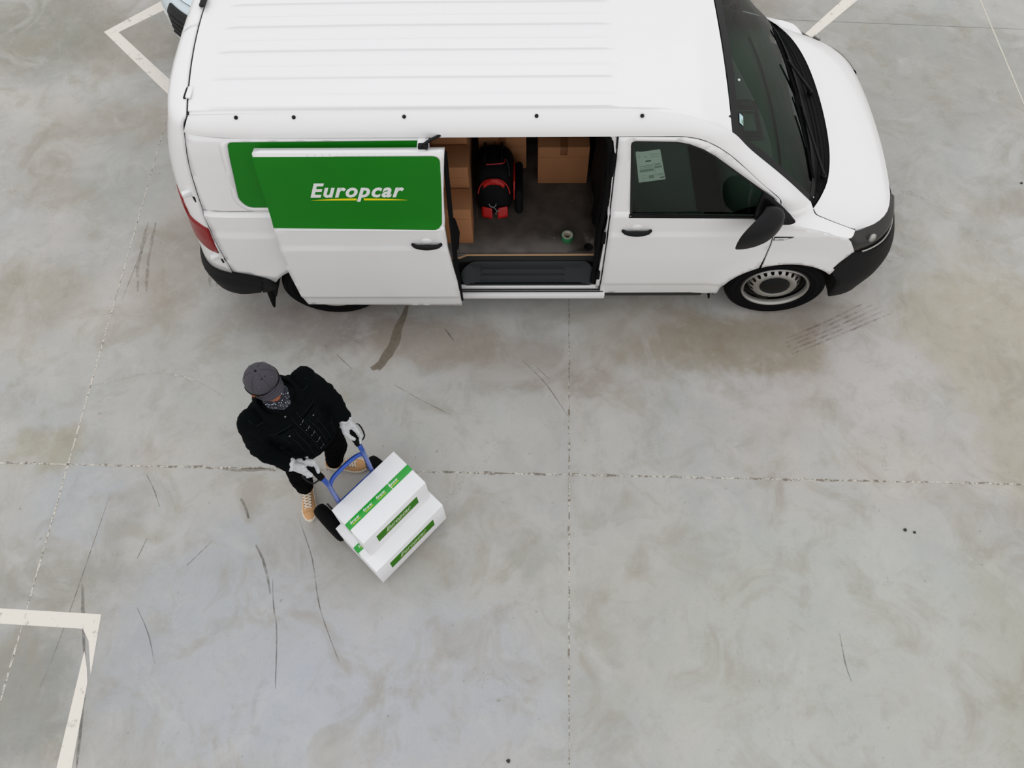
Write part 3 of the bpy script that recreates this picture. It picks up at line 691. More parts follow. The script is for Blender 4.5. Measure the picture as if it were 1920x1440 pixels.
# ---- hood, cowl, windscreen
C0 = resample(cr([(.040, -.812, 1.122), (.095, -.74, 1.13), (.160, -.62, 1.135), (.205, -.45, 1.142), (.228, -.25, 1.148), (.236, 0, 1.15), (.228, .25, 1.148), (.205, .45, 1.142), (.160, .62, 1.135), (.095, .74, 1.13), (.040, .812, 1.122)], 6), 41)
half = [(.340, .862, .950), (.45, .815, .940), (.545, .745, .933), (.60, .665, .932), (.632, .55, .937), (.650, .38, .944), (.660, .19, .950), (.662, 0, .953)]
C1f = cr([(a, -b_, c) for a, b_, c in half] + [(a, b_, c) for a, b_, c in half[::-1][1:]], 6); C1 = resample(C1f, 41)
sideL = resample(cr([(a[2], -a[3], a[4]) for a in KEY[12:]], 5), 19)
rows = []
for i in range(19):
    u = i / 18; row = []
    for j in range(41):
        v = -1 + 2 * j / 40; p = C0[j].lerp(C1[j], u)
        bl = sideL[i] - Vector(C0[0]).lerp(Vector(C1[0]), u); w = abs(v) ** 3
        p = p + Vector((bl.x * w, (-1 if v > 0 else 1) * bl.y * w, bl.z * w))
        p.z += .030 * 4 * u * (1 - u) * (1 - w) + .012 * sin(pi * u) * sm((abs(v) - .45) / .12) * 0
        if i >= 17: p.z -= .006 * (i - 16)
        row.append(p)
    rows.append(row)
m_ = MB(); m_.grid(rows); hood = vp(m_.make('hood', PAINT, van, angle=60))
# folded front lip of the hood
lip = MB(); lip.grid([[p + Vector((0, 0, 0)) for p in rows[-1]], [p + Vector((.006 * cos(atan2(p.y, .6)), p.y * .008, -.018)) for p in rows[-1]], [p + Vector((-.02, 0, -.03)) for p in rows[-1]]])
vp(lip.make('hood_lip', PAINT, van, angle=80))
for s_ in (-1, 1):
    m_ = MB(); m_.tube([Vector((p.x, s_ * abs(p.y), p.z - .006)) for p in sideL], .0065, 6); vp(m_.make('hood_shut_line', SEAL, van))
    m_ = MB(); m_.tube([(-.20, s_ * -1 * -.935, 1.150), (-.12, s_ * .918, 1.146), (-.04, s_ * .88, 1.140), (.03, s_ * .83, 1.135)], .003, 6)
PT = [(-.575, -.798, 1.768), (-.473, -.800, 1.655), (-.321, -.795, 1.510), (-.155, -.791, 1.335), (.036, -.800, 1.136)]
sideW = resample(cr(PT, 5), 21)
wt = resample([Vector((-.575 - .025 * (1 - v * v) + .012, v * .792, roofz(-.575, v) - .014)) for v in [-1 + k / 20 for k in range(41)]], 41)
wb = resample(cr([(.036, -.800, 1.136), (.075, -.66, 1.142), (.105, -.45, 1.15), (.118, -.22, 1.152), (.122, 0, 1.153), (.118, .22, 1.152), (.105, .45, 1.15), (.075, .66, 1.142), (.036, .800, 1.136)], 6), 41)
def wsP(u, j, off=0.):
    p = wt[j].lerp(wb[j], u); v = -1 + 2 * j / 40; w = abs(v) ** 4
    b0 = wt[0].lerp(wb[0], u); k = min(20, int(u * 20)); s_ = sideW[k].lerp(sideW[min(20, k + 1)], u * 20 - k); d = s_ - b0
    p = p + Vector((d.x * w, (1 if v < 0 else -1) * d.y * w, d.z * w)); n = Vector((.72, 0, .69)); bul = .022 * 4 * u * (1 - u)
    return p + n * (bul * (1 - w) + off)
rows = [[wsP(i / 20, j) for j in range(41)] for i in range(21)]
m_ = MB(); m_.grid(rows); ws = vp(m_.make('windscreen', WGLASS, van, angle=80))
fr = MB()
fr.grid([[wsP(i / 20, j, .0015) for j in (0, 1)] for i in range(21)]); fr.grid([[wsP(i / 20, j, .0015) for j in (39, 40)] for i in range(21)])
fr.grid([[wsP(u, j, .0015) for j in range(41)] for u in (0, .035, .07)]); fr.grid([[wsP(u, j, .0015) for j in range(41)] for u in (.95, 1.0)])
o = fr.make('windscreen_black_border', SEAL, van, angle=80, weld=False); o.parent = ws
# sticker near the pillar and small sensor dot
def onws(x, y, off): # nearest windscreen grid
    best = min(((wsP(i / 40, j) - Vector((x, y, 0))).xy.length, i, j) for i in range(41) for j in range(41)); return wsP(best[1] / 40, best[2], off)
a = wsP(.085, 2, .003); b_ = wsP(.085, 3, .003); 
def quad(name, P, m, par, th=.001):
    m2 = MB(); n = (P[1] - P[0]).cross(P[2] - P[0]).normalized() * th; m2.add(list(P) + [p + n for p in P], [(0, 1, 2, 3), (7, 6, 5, 4), (0, 4, 5, 1), (1, 5, 6, 2), (2, 6, 7, 3), (3, 7, 4, 0)])
    return m2.make(name, m, par, False)
e1 = (wsP(.1, 3) - wsP(.1, 2)).normalized(); e2 = (wsP(.15, 2) - wsP(.1, 2)).normalized(); c_ = wsP(.085, 2, .004) + e1 * .012
quad('toll_sticker', [c_, c_ + e1 * .055, c_ + e1 * .055 + e2 * .035, c_ + e2 * .035], mat('pale_sticker', rgb(190, 220, 225), .5), ws, .0008)
quad('sticker_mark', [c_ + e1 * .006 + e2 * .018, c_ + e1 * .030 + e2 * .018, c_ + e1 * .030 + e2 * .032, c_ + e1 * .006 + e2 * .032], mat('lime_print', rgb(150, 205, 110), .5), ws, .0012)
m_ = MB(); m_.ball(wsP(.11, 9, .004), .008, 10, 6); m_.make('sensor_dot', LETW, ws)
# cowl between glass and hood
rows = [[wb[j] + Vector((0, 0, -.004)) for j in range(41)]]
for t_, dz in ((.15, -.022), (.5, -.026), (.85, -.020), (1.0, -.006)):
    rows.append([wb[j].lerp(C0[j], t_) + Vector((0, 0, dz)) for j in range(41)])
m_ = MB(); m_.grid(rows); cowl = vp(m_.make('cowl_panel', BLACKPL, van, angle=50))
for k in range(3):
    m_ = MB(); m_.tube([wb[j].lerp(C0[j], .35 + .2 * k) + Vector((0, 0, -.022)) for j in range(3, 38)], .0035, 5); m_.make('cowl_rib', BLACKPL, cowl)
# wipers
def wiper(pivot, elbow, b0, b1):
    w = MB(); piv = Vector(pivot)
    w.lathe([(0, .012), (.016, .010), (.018, -.015), (0, -.015)], piv, 12); w.tube([piv + Vector((0, 0, .008)), Vector(elbow)], [.011, .007], 8)
    wo_ = w.make('wiper_arm', MIRPL, van); vp(wo_)
    bl = MB(); P = resample([b0, b0.lerp(b1, .5) + Vector((0, 0, .004)), b1], 8); bl.tube(P, .0055, 6); bl.tube([p + Vector((-.010, 0, .006)) for p in P], .0035, 6); bo = bl.make('wiper_blade', RUBBER, wo_); 
    return wo_
wiper((.135, -.60, 1.150), wsP(.86, 15, .030), wsP(.955, 4, .012), wsP(.83, 18, .012))
wiper((.185, .10, 1.152), wsP(.80, 25, .03), wsP(.90, 17, .012), wsP(.80, 33, .012))
m_ = MB(); m_.ball((.04, .60, 1.135), (.03, .035, .014), 10, 8); m_.ball((.055, .56, 1.14), .014, 8, 6); m_.make('washer_nozzle', STEEL, cowl)
m_ = MB(); m_.ball((.030, -.755, 1.140), (.022, .012, .007), 10, 6); m_.make('glass_clip', LETW, cowl)
# ---- headlights, grille, bumper
for s_ in (-1, 1):
    T = resample(cr([(.258, .915, .984), (.340, .880, .948), (.445, .812, .928), (.540, .740, .920), (.596, .655, .918), (.628, .55, .922)], 5), 22)
    B = resample(cr([(.262, .925, .975), (.345, .945, .845), (.47, .895, .825), (.565, .815, .818), (.632, .70, .812), (.672, .55, .808)], 5), 22)
    rows = []
    for k in range(8):
        t_ = k / 7; row = []
        for i in range(22):
            p = T[i].lerp(B[i], t_); o_ = Vector((.55, .65 - .025 * i, .2)).normalized() * (.030 * sin(pi * t_) * min(1, i / 4)); p = p + o_
            row.append(Vector((p.x, s_ * p.y, p.z)))
        rows.append(row)
    m_ = MB(); m_.grid(rows); hl = vp(m_.make('headlight', LENS, van, angle=70))
    m_ = MB(); m_.ball((.452, s_ * .885, .895), (.030, .020, .034), 12, 8, Matrix.Rotation(radians(-35 * s_), 3, 'Z')); m_.make('headlight_reflector', STEEL, hl)
    m_ = MB(); m_.tube([Vector((p.x + .012, s_ * (p.y + .010), p.z + .004)) for p in B[6:]], .006, 6); m_.make('light_strip', STEEL, hl)
# grille
ga = [p for p in C1 if abs(p.y) <= .56]
rows = []
for t_ in (0, .25, .5, .75, 1):
    rows.append([Vector((p.x + .020 * t_ - .016, p.y, p.z - .015 - .125 * t_)) for p in ga])
m_ = MB(); m_.grid(rows); gr = vp(m_.make('grille', DARK, van))
for k in range(3):
    m_ = MB(); m_.tube([Vector((p.x - .006 + .005 * k, p.y, p.z - .035 - .035 * k)) for p in ga], .006, 6); m_.make('grille_slat', BLACKPL if k else MIRPL, gr)
m_ = MB(); Rb = Matrix.Rotation(radians(78), 3, 'Y'); m_.lathe([(.055, .002), (.062, .010), (.068, .002), (.062, -.004)], (.672, 0, .875), 28, Rb, True); m_.lathe([(0, 0), (.055, .0), (.055, -.01)], (.670, 0, .875), 28, Rb)
m_.make('front_emblem', STEEL, gr)
nb = [(.258, .640), (.30, .735), (.345, .828), (.50, .812), (.62, .800), (.69, .792)]
V2 = [(th_of(x, z), z) for x, z in nb] + [(0, .79)] + [(-th_of(x, z), z) for x, z in nb[::-1]]
V2 += [(-th_of(x, z), z) for x, z in [(.345, .50), (.37, .25)]] + [(0, .22)] + [(th_of(x, z), z) for x, z in [(.37, .25), (.345, .50)]]
fb = vp(panel('front_bumper', V2, lambda th, z: plan(th, z, True, .006 + .006 * sm((.7 - z) / .2)), BLACKPL, van, step=.07, stepy=.045, thick=.025, out=(1, 0, 0)))
pl = [(-.26, .44), (.26, .44), (.26, .55), (-.26, .55)]
panel('number_plate', pl, lambda y, z: (plan(th_y(y, z), z, True, .03)[0], y, z), LETW, fb, step=.1, thick=.008, out=(1, 0, 0))
panel('lower_intake', rc([(-.45, .28), (.45, .28), (.52, .40), (-.52, .40)], .03), lambda y, z: (plan(th_y(y, z), z, True, .016)[0], y, z), DARK, fb, step=.1, thick=.005, out=(1, 0, 0))
# bumper top shelf and closing panels so no light leaks
m_ = MB(); m_.grid([[Vector(plan(-1.25 + 2.5 * i / 24, .795, True, .0)) for i in range(25)], [Vector((plan(-1.25 + 2.5 * i / 24, .795, True)[0] - .1, plan(-1.25 + 2.5 * i / 24, .795, True)[1] * .86, .80)) for i in range(25)]]); vp(m_.make('bumper_shelf', BLACKPL, van))
# ---- underbody, liners
m_ = MB(); m_.bbox((-1.6, 0, .36), (4.4, 1.28, .30), .03); m_.bbox((-1.52, 0, .345), (2.1, 1.50, .25), .02); m_.bbox((-1.52, 0, .25), (2.1, 1.78, .10), .02); m_.bbox((-3.55, 0, .42), (.35, 1.6, .2), .02)
vp(m_.make('underbody', DARK, van))
for cx in (-.015, -3.0):
    for s_ in (-1, 1):
        m_ = MB(); A = arch(cx, .40, -12, 192, 18)
        m_.grid([[Vector((x, s_ * yy, z)) for x, z in A] for yy in (.915, .64)]); m_.add([Vector((x, s_ * .645, z)) for x, z in A], [tuple(range(len(A)))]); vp(m_.make('wheel_arch_liner', DARK, van, normals=True))
# ---- wheels
def wheel(cx, s_, steer=0.):
    w = empty('wheel'); w.parent = van; w.location = (cx + 1.5, s_ * .812, .333)
    M3 = Matrix.Rotation(radians(90) * s_ * -1, 3, 'X'); Z = Matrix.Rotation(steer, 3, 'Z') @ M3   # lathe axis -> outward
    t_ = MB(); prof = [(.225, .085), (.240, .098), (.275, .103), (.305, .098), (.323, .085), (.333, .06), (.336, .03), (.336, -.03), (.333, -.06), (.323, -.085), (.30, -.098), (.24, -.098), (.215, -.085)]
    t_.lathe(prof, (0, 0, 0), 56, Z); ty = t_.make('tyre', RUBBER, w, angle=50)
    for rr2, h in ((.252, .1045), (.292, .1035)):
        g_ = MB(); g_.lathe([(rr2, h - .003), (rr2 + .002, h), (rr2 + .004, h - .003)], (0, 0, 0), 48, Z); g_.make('sidewall_ring', RUBBER, ty)
    def ry(r): return interp(r, [(0, .055), (.08, .055), (.100, .078), (.125, .084), (.140, .078), (.165, .052), (.174, .030), (.186, .0)])
    circ = lambda cx_, cy_, r, n: [(cx_ + r * cos(2 * pi * k / n), cy_ + r * sin(2 * pi * k / n)) for k in range(n)]
    holes = [circ(.152 * cos(2 * pi * k / 20), .152 * sin(2 * pi * k / 20), .0125, 10) for k in range(20)]
    rim = panel('rim', circ(0, 0, .176, 64), lambda x, y: Z @ Vector((x, y, ry(hypot(x, y)))), STEEL, w, holes=holes, step=.016, out=(0, s_, 0), angle=60)
    l_ = MB(); l_.lathe([(.2028, .060), (.2032, .083), (.210, .093), (.218, .096), (.224, .088), (.226, .075)], (0, 0, 0), 64, Z); l_.make('rim_lip', STEEL, w, angle=60); l_ = MB(); l_.lathe([(.174, -.07), (.2025, -.07), (.2030, .0), (.2035, .045)], (0, 0, 0), 64, Z); l_.make('rim_barrel', MATS['shadow_steel'] if 'shadow_steel' in MATS else mat('shadow_steel', (.06, .055, .05, 1), .5, .5), w, angle=60)  # barrel steel darkened to paint the shadow gap around the disc
    h_ = MB(); h_.lathe([(0, .094), (.04, .094), (.075, .090), (.096, .080), (.102, .060)], (0, 0, 0), 32, Z); h_.make('hub_cap', MIRPL, w)
    k_ = MB(); k_.lathe([(0, -.02), (.19, -.02), (.19, -.05)], (0, 0, 0), 32, Z); k_.make('brake_disc', mat('rusty_brake', (.05, .025, .018, 1), .7) if 'rusty_brake' not in MATS else MATS['rusty_brake'], w)
    v_ = MB(); p = Z @ Vector((-.19, -.055, .088)); v_.ball(p, .006, 8, 6); v_.make('valve', RUBBER, w)
    return w
wheel(0, -1, radians(-3)).name = 'wheel'; wheel(0, 1, radians(-3)); wheel(-3.0, -1); wheel(-3.0, 1)
# ---- mirrors
def mirror(s_):
    root = empty('side_mirror'); root.parent = van; vp(root)
    rows = []
    # cross sections along the outward direction; each section is D shaped (flat glass side to the rear)
    KS = [(-.950, .07, .075, -.302, 1.245), (-.975, .088, .108, -.318, 1.238), (-1.02, .10, .122, -.345, 1.230), (-1.07, .105, .118, -.395, 1.222), (-1.105, .098, .104, -.435, 1.213), (-1.13, .070, .075, -.466, 1.203), (-1.145, .020, .025, -.482, 1.196)]
    for y, d, h, xg, zc in cr(KS, 3):
        row = []
        for k in range(24):
            a = 2 * pi * k / 24; cx_, cz_ = cos(a), sin(a)
            x = xg + (max(cx_, -.10) + .10) * d * 1.3; zz = zc + h * .92 * (abs(cz_) ** .8) * (1 if cz_ > 0 else -1)
            row.append(Vector((x, s_ * abs(y), zz)))
        row.append(row[0]); rows.append(row)
    m_ = MB(); m_.grid(rows); m_.add(rows[0][:-1], [tuple(range(24))]); m_.add(rows[-1][:-1], [tuple(range(24))]); h_ = m_.make('mirror_housing', MIRPL, root, angle=50)
    gp = [(-.970, 1.165), (-1.06, 1.14), (-1.10, 1.17), (-1.10, 1.26), (-1.05, 1.315), (-.970, 1.320)]
    panel('mirror_glass', rc(gp, .02), lambda y, z: (interp(-y, [(.95, -.302), (.975, -.318), (1.02, -.345), (1.07, -.395), (1.105, -.435), (1.14, -.48)]) + .004, -s_ * y if s_ > 0 else y, z), CHROME, root, step=.05, thick=.004, out=(-1, 0, 0))
    m_ = MB(); m_.chain([Vector((-.20, s_ * .915, 1.19)), Vector((-.22, s_ * .95, 1.19)), Vector((-.27, s_ * .985, 1.20))], [.040, .036, .04], 12); m_.bbox((-.20, s_ * .945, 1.182), (.09, .04, .05), .014); m_.make('mirror_arm', MIRPL, root)
mirror(-1); mirror(1)

# ---- sliding door, slid back and outward
OFF = .092
mapD = lambda x, z: S(x, z, OFF, -1) if False else (x, -(Yw(z) + OFF), z)
do = [(-3.142, .318), (-2.110, .290), (-2.118, .62), (-2.150, 1.02), (-2.152, 1.20), (-2.140, 1.45), (-2.120, 1.68), (-2.112, 1.764), (-2.7, 1.764), (-3.136, 1.764), (-3.136, 1.69), (-3.144, 1.36), (-3.150, 1.21), (-3.161, .93), (-3.163, .78), (-3.155, .459)]
sd = vp(panel('sliding_door', do, mapD, PAINT, van, step=.04, stepy=.035, thick=.05, lines=SL, label='sliding side door slid back, with a green sign'))
gf = rc([(-3.140, 1.744), (-3.146, 1.36), (-3.150, 1.204), (-2.168, 1.194), (-2.150, 1.45), (-2.136, 1.744)], [0, 0, 0, .045, 0, .045], 5)
panel('green_film_panel', gf, lambda x, z: (x, -(Yw(z) + OFF + .002), z), GREEN, sd, step=.08, stepy=.05)
m_ = MB(); m_.tube([(x, -(Yw(z) + OFF + .001), z) for x, z in [(-3.145, 1.196)] + rc([(-3.0, 1.195), (-2.162, 1.186), (-2.144, 1.45), (-2.130, 1.752), (-2.7, 1.752)], [0, .05, 0, .05, 0], 5)], .0045, 6); m_.make('film_edge_bead', PAINT, sd)
m_ = MB(); m_.tube([(-2.113, -(Yw(z) + OFF - .03), z) for z in (.33, .8, 1.2, 1.5, 1.74)], .014, 8); m_.make('door_edge_seal', RUBBER, sd)
m_ = MB(); m_.chain([Vector((-2.108, -.985, .95)), Vector((-2.10, -.975, 1.10)), Vector((-2.108, -.965, 1.20))], [.02, .028, .02], 8); m_.make('door_latch', RUBBER, sd)
handle(sd, -2.352, -2.185, 1.060, OFF, -1)
EURO = text2d('Europcar', .032, .44, 1.13)
def lettering(par, prefix=''):
    x0, x1, zb, sc = -2.885, -2.352, 1.452, .106
    put_text('lettering', EURO, lambda u, v: (lambda x, z: (x, -(Yw(z) + OFF + .0035), z))(x0 + (x1 - x0) * u, zb + v * sc / .72), LETW, par)
    for a0, a1 in ((-2.885, -2.628), (-2.588, -2.345)):
        P = []; n = 12
        for k in range(n + 1):
            x = a0 + (a1 - a0) * k / n; h = .016 * (1 - ((x + 2.612) / .28) ** 2) ** 1; P.append((x, 1.424 + max(.0006, h)))
        P = [(a0, 1.424)] + P + [(a1, 1.424)] if False else P + [(a1, 1.4235), (a0, 1.4235)]
        panel('yellow_underline', P, lambda x, z: (x, -(Yw(z) + OFF + .0035), z), LETY, par, step=.03, inner=False)
lettering(sd)
# top arm and roller of the sliding door
m_ = MB(); m_.bbox((-2.225, -.893, 1.775), (.055, .035, .022), .006); m_.tube([(-2.225, -.895, 1.785), (-2.19, -.87, 1.795), (-2.13, -.82, 1.785)], [.010, .009, .008], 8); m_.ball((-2.235, -.905, 1.788), .007); m_.ball((-2.215, -.905, 1.788), .007)
m_.make('door_arm', MIRPL, sd)
# bottom rear arm joining door and rail
m_ = MB(); m_.bbox((-2.3, -.93, .36), (.3, .12, .03), .008); m_.bbox((-2.9, -.965, 1.10), (.16, .05, .04), .008); m_.make('door_bracket', STEEL, sd)

# ---- B pillar frame at the opening
pil = [(-1.188, .34), (-1.188, 1.772), (-1.262, 1.772), (-1.235, 1.765), (-1.207, 1.73), (-1.197, 1.66), (-1.192, 1.3), (-1.196, 1.0), (-1.207, .60), (-1.212, .36)]
vp(panel('door_pillar', pil, lambda x, z: S(x, z, -.020), PAINT, van, step=.05, thick=.03, inner=False))
m_ = MB(); m_.tube([(-1.268, -.80, 1.765), (-1.232, -.815, 1.745), (-1.216, -.83, 1.66), (-1.212, -.87, 1.3), (-1.222, -.885, 1.0), (-1.232, -.90, .6), (-1.24, -.90, .42)], .017, 8); vp(m_.make('opening_seal', RUBBER, van))
for z0, z1, x_ in ((1.48, 1.66, -1.197), (.93, 1.03, -1.203), (.52, .60, -1.207)):
    m_ = MB(); m_.bbox((x_ - .004, -(Yw((z0 + z1) / 2) - .012), (z0 + z1) / 2), (.022, .03, z1 - z0), .006); vp(m_.make('latch_block', RUBBER, van))
m_ = MB(); m_.bbox((-1.70, -.800, 1.775), (1.06, .035, .028), .006); vp(m_.make('door_header', SEAL, van))
m_ = MB(); m_.bbox((-2.235, -.86, 1.05), (.05, .10, 1.45), .01); vp(m_.make('rear_jamb', PAINT, van))

# ---- cargo hold
hole = [(-1.262 + .030 * cos(2 * pi * k / 20), -.722 + .030 * sin(2 * pi * k / 20)) for k in range(20)]
cf_o = [(-3.50, -.80), (-2.16, -.800), (-2.115, -.800), (-2.07, -.778), (-1.235, -.778), (-1.225, -.80), (-1.20, -.80), (-1.20, .83), (-3.50, .83)]
cfm = panel('cargo_floor', cf_o, lambda x, y: (x, y, .570), CARFL, van, holes=[hole], step=.2, thick=.022, out=(0, 0, 1), label='dark scuffed cargo floor board'); vp(cfm)
e = MB(); e.tube([(-2.16, -.803, .562), (-2.115, -.803, .562), (-2.07, -.781, .562), (-1.235, -.781, .562)], .0075, 6); e.make('ply_edge_strip', PLY, cfm)
m_ = MB(); m_.lathe([(.030, 0), (.030, -.05), (0, -.05)], (-1.262, -.722, .569), 20); m_.make('floor_recess', DARK, cfm)
for x, y, r in ((-1.49, -.655, .004), (-1.27, -.65, .003), (-1.93, -.73, .003), (-1.70, -.70, .003), (-1.36, -.34, .003), (-1.98, -.70, .002), (-1.80, -.62, .002)):
    m_ = MB(); m_.ball((x, y, .571), (r, r * .8, r * .5), 6, 5); m_.make('floor_fleck', mat('fleck', (.4, .38, .34, 1), .8) if 'fleck' not in MATS else MATS['fleck'], cfm)
# step well
so = rc([(-2.10, -.905), (-1.232, -.905), (-1.222, -.84), (-1.262, -.785), (-2.05, -.785), (-2.12, -.84)], [.06, .05, .03, .04, .04, .03], 4)
def stepz(x, y):
    e_ = min(sm((x + 2.10) / .09), sm((-1.235 - x) / .09), sm((-.792 - y) / .02 + .0), sm((y + .903) / .025)); rim_ = .375 + (y + .905) * .95; z = rim_ - .024 * e_
    if e_ > .55 and -1.98 < x < -1.42: z += .006 * (1 if sin((y + .9) * 2 * pi / .0235) > 0 else 0)
    return (x, y, z)
st = vp(panel('side_step', so, stepz, mat('step_plastic', (.009, .013, .015, 1), .42, spec=.3), van, step=.0085, stepy=.0085, out=(0, 0, 1), angle=30))
m_ = MB(); m_.bbox((-1.66, -.773, .52), (.98, .012, .10), .004); m_.bbox((-1.66, -.85, .325), (1.0, .14, .02), .008); vp(m_.make('step_riser', DARK, van))
# linings
m_ = MB(); m_.bbox((-2.35, .790, 1.155), (2.35, .02, 1.18), .005); vp(m_.make('far_wall_lining', LINING, van))
m_ = MB(); m_.bbox((-2.85, -.790, 1.155), (1.22, .02, 1.18), .005); vp(m_.make('near_wall_lining', LINING, van))
m_ = MB(); m_.bbox((-2.35, 0, 1.835), (2.35, 1.50, .02), .005); vp(m_.make('ceiling_lining', LINING, van))
m_ = MB(); m_.bbox((-3.47, 0, 1.17), (.02, 1.6, 1.22), .005); vp(m_.make('rear_lining', LINING, van))
rows = []
for i in range(25):
    y = -.80 + 1.63 * i / 24; rows.append([Vector((-1.222 - .010 * sin(i * 1.7) + .006 * sin(k * 1.3 + i), y, .575 + 1.25 * k / 12)) for k in range(13)])
m_ = MB(); m_.grid(rows); vp(m_.make('bulkhead_curtain', NYLON, van, angle=180))
# ---- cab interior
m_ = MB(); m_.bbox((-.55, 0, .58), (1.35, 1.72, .03), .005); vp(m_.make('cab_floor', DARK, van))
m_ = MB(); m_.bbox((.06, 0, .80), (.03, 1.56, .50), .005); vp(m_.make('firewall', DARK, van))
rows = []
for i in range(25):
    y = -.80 + 1.6 * i / 24; v = y / .8; xf_ = .02 + .075 * (1 - v * v)
    rows.append([Vector(p) for p in cr([(xf_, y, 1.135), (xf_ - .12, y, 1.128), (-.24 - .0 * v, y, 1.12), (-.36, y, 1.09), (-.43, y, 1.03), (-.44, y, .93), (-.38, y, .80)], 4)])
m_ = MB(); m_.grid(rows); da = vp(m_.make('dashboard', DASH, van, angle=60))
def dbox(name, c, d, m, b_=.008, r=0, par=None):
    q_ = MB(); q_.bbox(c, d, b_, Matrix.Rotation(radians(r), 3, 'Y') if r else None); o_ = q_.make(name, m, par or da); return o_
dbox('tray_frame', (-.268, -.12, 1.123), (.20, .34, .016), DASHD); dbox('tray_insert', (-.268, -.12, 1.130), (.165, .30, .008), DARK)
dbox('tray_divider', (-.268, -.05, 1.136), (.15, .012, .014), DASH); dbox('cup_holder', (-.268, .02, 1.136), (.13, .06, .012), DASHD); dbox('tray_liner', (-.248, -.15, 1.1355), (.09, .15, .004), DASH)
m_ = MB(); m_.tube([Vector((p.x - .015, p.y, 1.146)) for p in wb[3:38]], .008, 6); m_.make('vent_strip', DASHD, da)
m_ = MB(); m_.tube([Vector((wb[j].x - .20, wb[j].y * .95, 1.134)) for j in range(3, 38)], .005, 6); m_.make('dash_seam', DASHD, da)
m_ = MB(); m_.bbox((-.36, .42, 1.15), (.16, .36, .07), .03); m_.make('instrument_hood', DASHD, da)
# steering wheel on the far (left) side
stw = empty('steering_wheel'); stw.parent = van; vp(stw); M_ = Matrix.Rotation(radians(-38), 3, 'Y'); c_ = Vector((-.55, .42, 1.12))
m_ = MB(); m_.tube([c_ + M_ @ Vector((.19 * cos(2 * pi * k / 32), .19 * sin(2 * pi * k / 32), 0)) for k in range(32)], .015, 10, closed=True); m_.make('steering_rim', MIRPL, stw)
m_ = MB(); m_.ball(c_ + M_ @ Vector((0, 0, -.01)), (.06, .06, .03), 12, 8, M_)
for a in (0, 180, 270): m_.tube([c_, c_ + M_ @ Vector((.18 * cos(radians(a + 90)), .18 * sin(radians(a + 90)), 0))], .012, 8)
m_.tube([c_, c_ + M_ @ Vector((0, 0, -.25))], .03, 10); m_.make('steering_hub', DASHD, stw)
m_ = MB(); m_.bbox((-.52, .10, 1.74), (.02, .22, .07), .01, Matrix.Rotation(radians(20), 3, 'Y')); vp(m_.make('rear_view_mirror', DASHD, van))
def seat(yc, w, nh):
    s0 = empty('cab_seat'); s0.parent = van; vp(s0)
    m_ = MB(); m_.bbox((-.85, yc, .84), (.52, w, .15), .06, None, 4); m_.make('seat_cushion', SEAT, s0)
    m_ = MB(); m_.bbox((-1.08, yc, 1.18), (.13, w, .60), .055, Matrix.Rotation(radians(-12), 3, 'Y'), 4); m_.make('backrest', SEAT, s0)
    for y in nh:
        m_ = MB(); m_.bbox((-1.15, y, 1.58), (.10, .26, .17), .04, Matrix.Rotation(radians(-8), 3, 'Y'), 3); m_.make('headrest', SEAT, s0)
    m_ = MB(); m_.bbox((-.88, yc, .69), (.40, w * .9, .20), .03); m_.make('seat_base', DASHD, s0)
seat(-.42, .78, (-.62, -.22)); seat(.46, .50, (.46,))
m_ = MB(); m_.bbox((-.88, 0, 1.80), (.62, 1.45, .015), .005); vp(m_.make('headliner', LINING, van))
m_ = MB(); m_.bbox((-.72, -.865, 1.09), (.60, .025, .05), .012); m_.bbox((-.70, -.872, 1.135), (.16, .02, .022), .006); vp(m_.make('door_card', DASH, van))
m_ = MB(); m_.bbox((-.75, -.88, .85), (.80, .02, .50), .01); m_.bbox((-.75, .88, .85), (.80, .02, .50), .01); vp(m_.make('door_inner_panel', DASHD, van))
# number plate and rear details unseen from here stay plain
# ---- paper sheet behind the front passenger glass
def pp(u, v):  # u across, v down
    A, B_, C_, D_ = (-1.082, 1.655), (-.951, 1.680), (-.893, 1.455), (-1.040, 1.428)
    x = (A[0] * (1 - u) + B_[0] * u) * (1 - v) + (D_[0] * (1 - u) + C_[0] * u) * v; z = (A[1] * (1 - u) + B_[1] * u) * (1 - v) + (D_[1] * (1 - u) + C_[1] * u) * v
    return x, z
def ppm(u, v, o=0.): x, z = pp(u, v); return (x, -(Yw(z) - .018 - .01 * sm((.25 - u) / .25) * sm((.5 - v) / .5) + o), z)
doc = empty('paper_document', (-1, -.86, 1.43), 'creased pale form sheet taped inside the near front door window', 'paper')
def inv(o): o.matrix_parent_inverse = Matrix.Translation((1, .86, -1.43)); return o
inv(panel('sheet', [(0, .05), (.05, 0), (1, 0), (1, 1), (0, 1)], ppm, PAPER, doc, step=.12))
for u0, u1, v0, v1, mm in [(.35, .57, .30, .335, INK), (.80, .97, .90, .925, INK), (.10, .40, .15, .165, INKL), (.10, .45, .19, .20, INKL), (.55, .92, .12, .13, INKL), (.55, .90, .20, .21, INKL), (.08, .62, .58, .66, INKL), (.10, .60, .46, .475, INKL),
                           (.10, .62, .52, .53, INKL), (.68, .95, .52, .58, INKL), (.70, .90, .44, .48, INKL), (.66, .67, .40, .85, INKL), (.72, .95, .78, .79, INKL), (.72, .95, .82, .83, INKL), (.10, .30, .78, .79, INKL), (.12, .35, .86, .87, INKL), (.40, .60, .80, .90, INKL), (.12, .28, .92, .93, INKL)]:
    inv(panel('printed_line', [(u0, v0), (u1, v0), (u1, v1), (u0, v1)], lambda u, v: ppm(u, v, .0015), mm, doc, step=.3, inner=False))

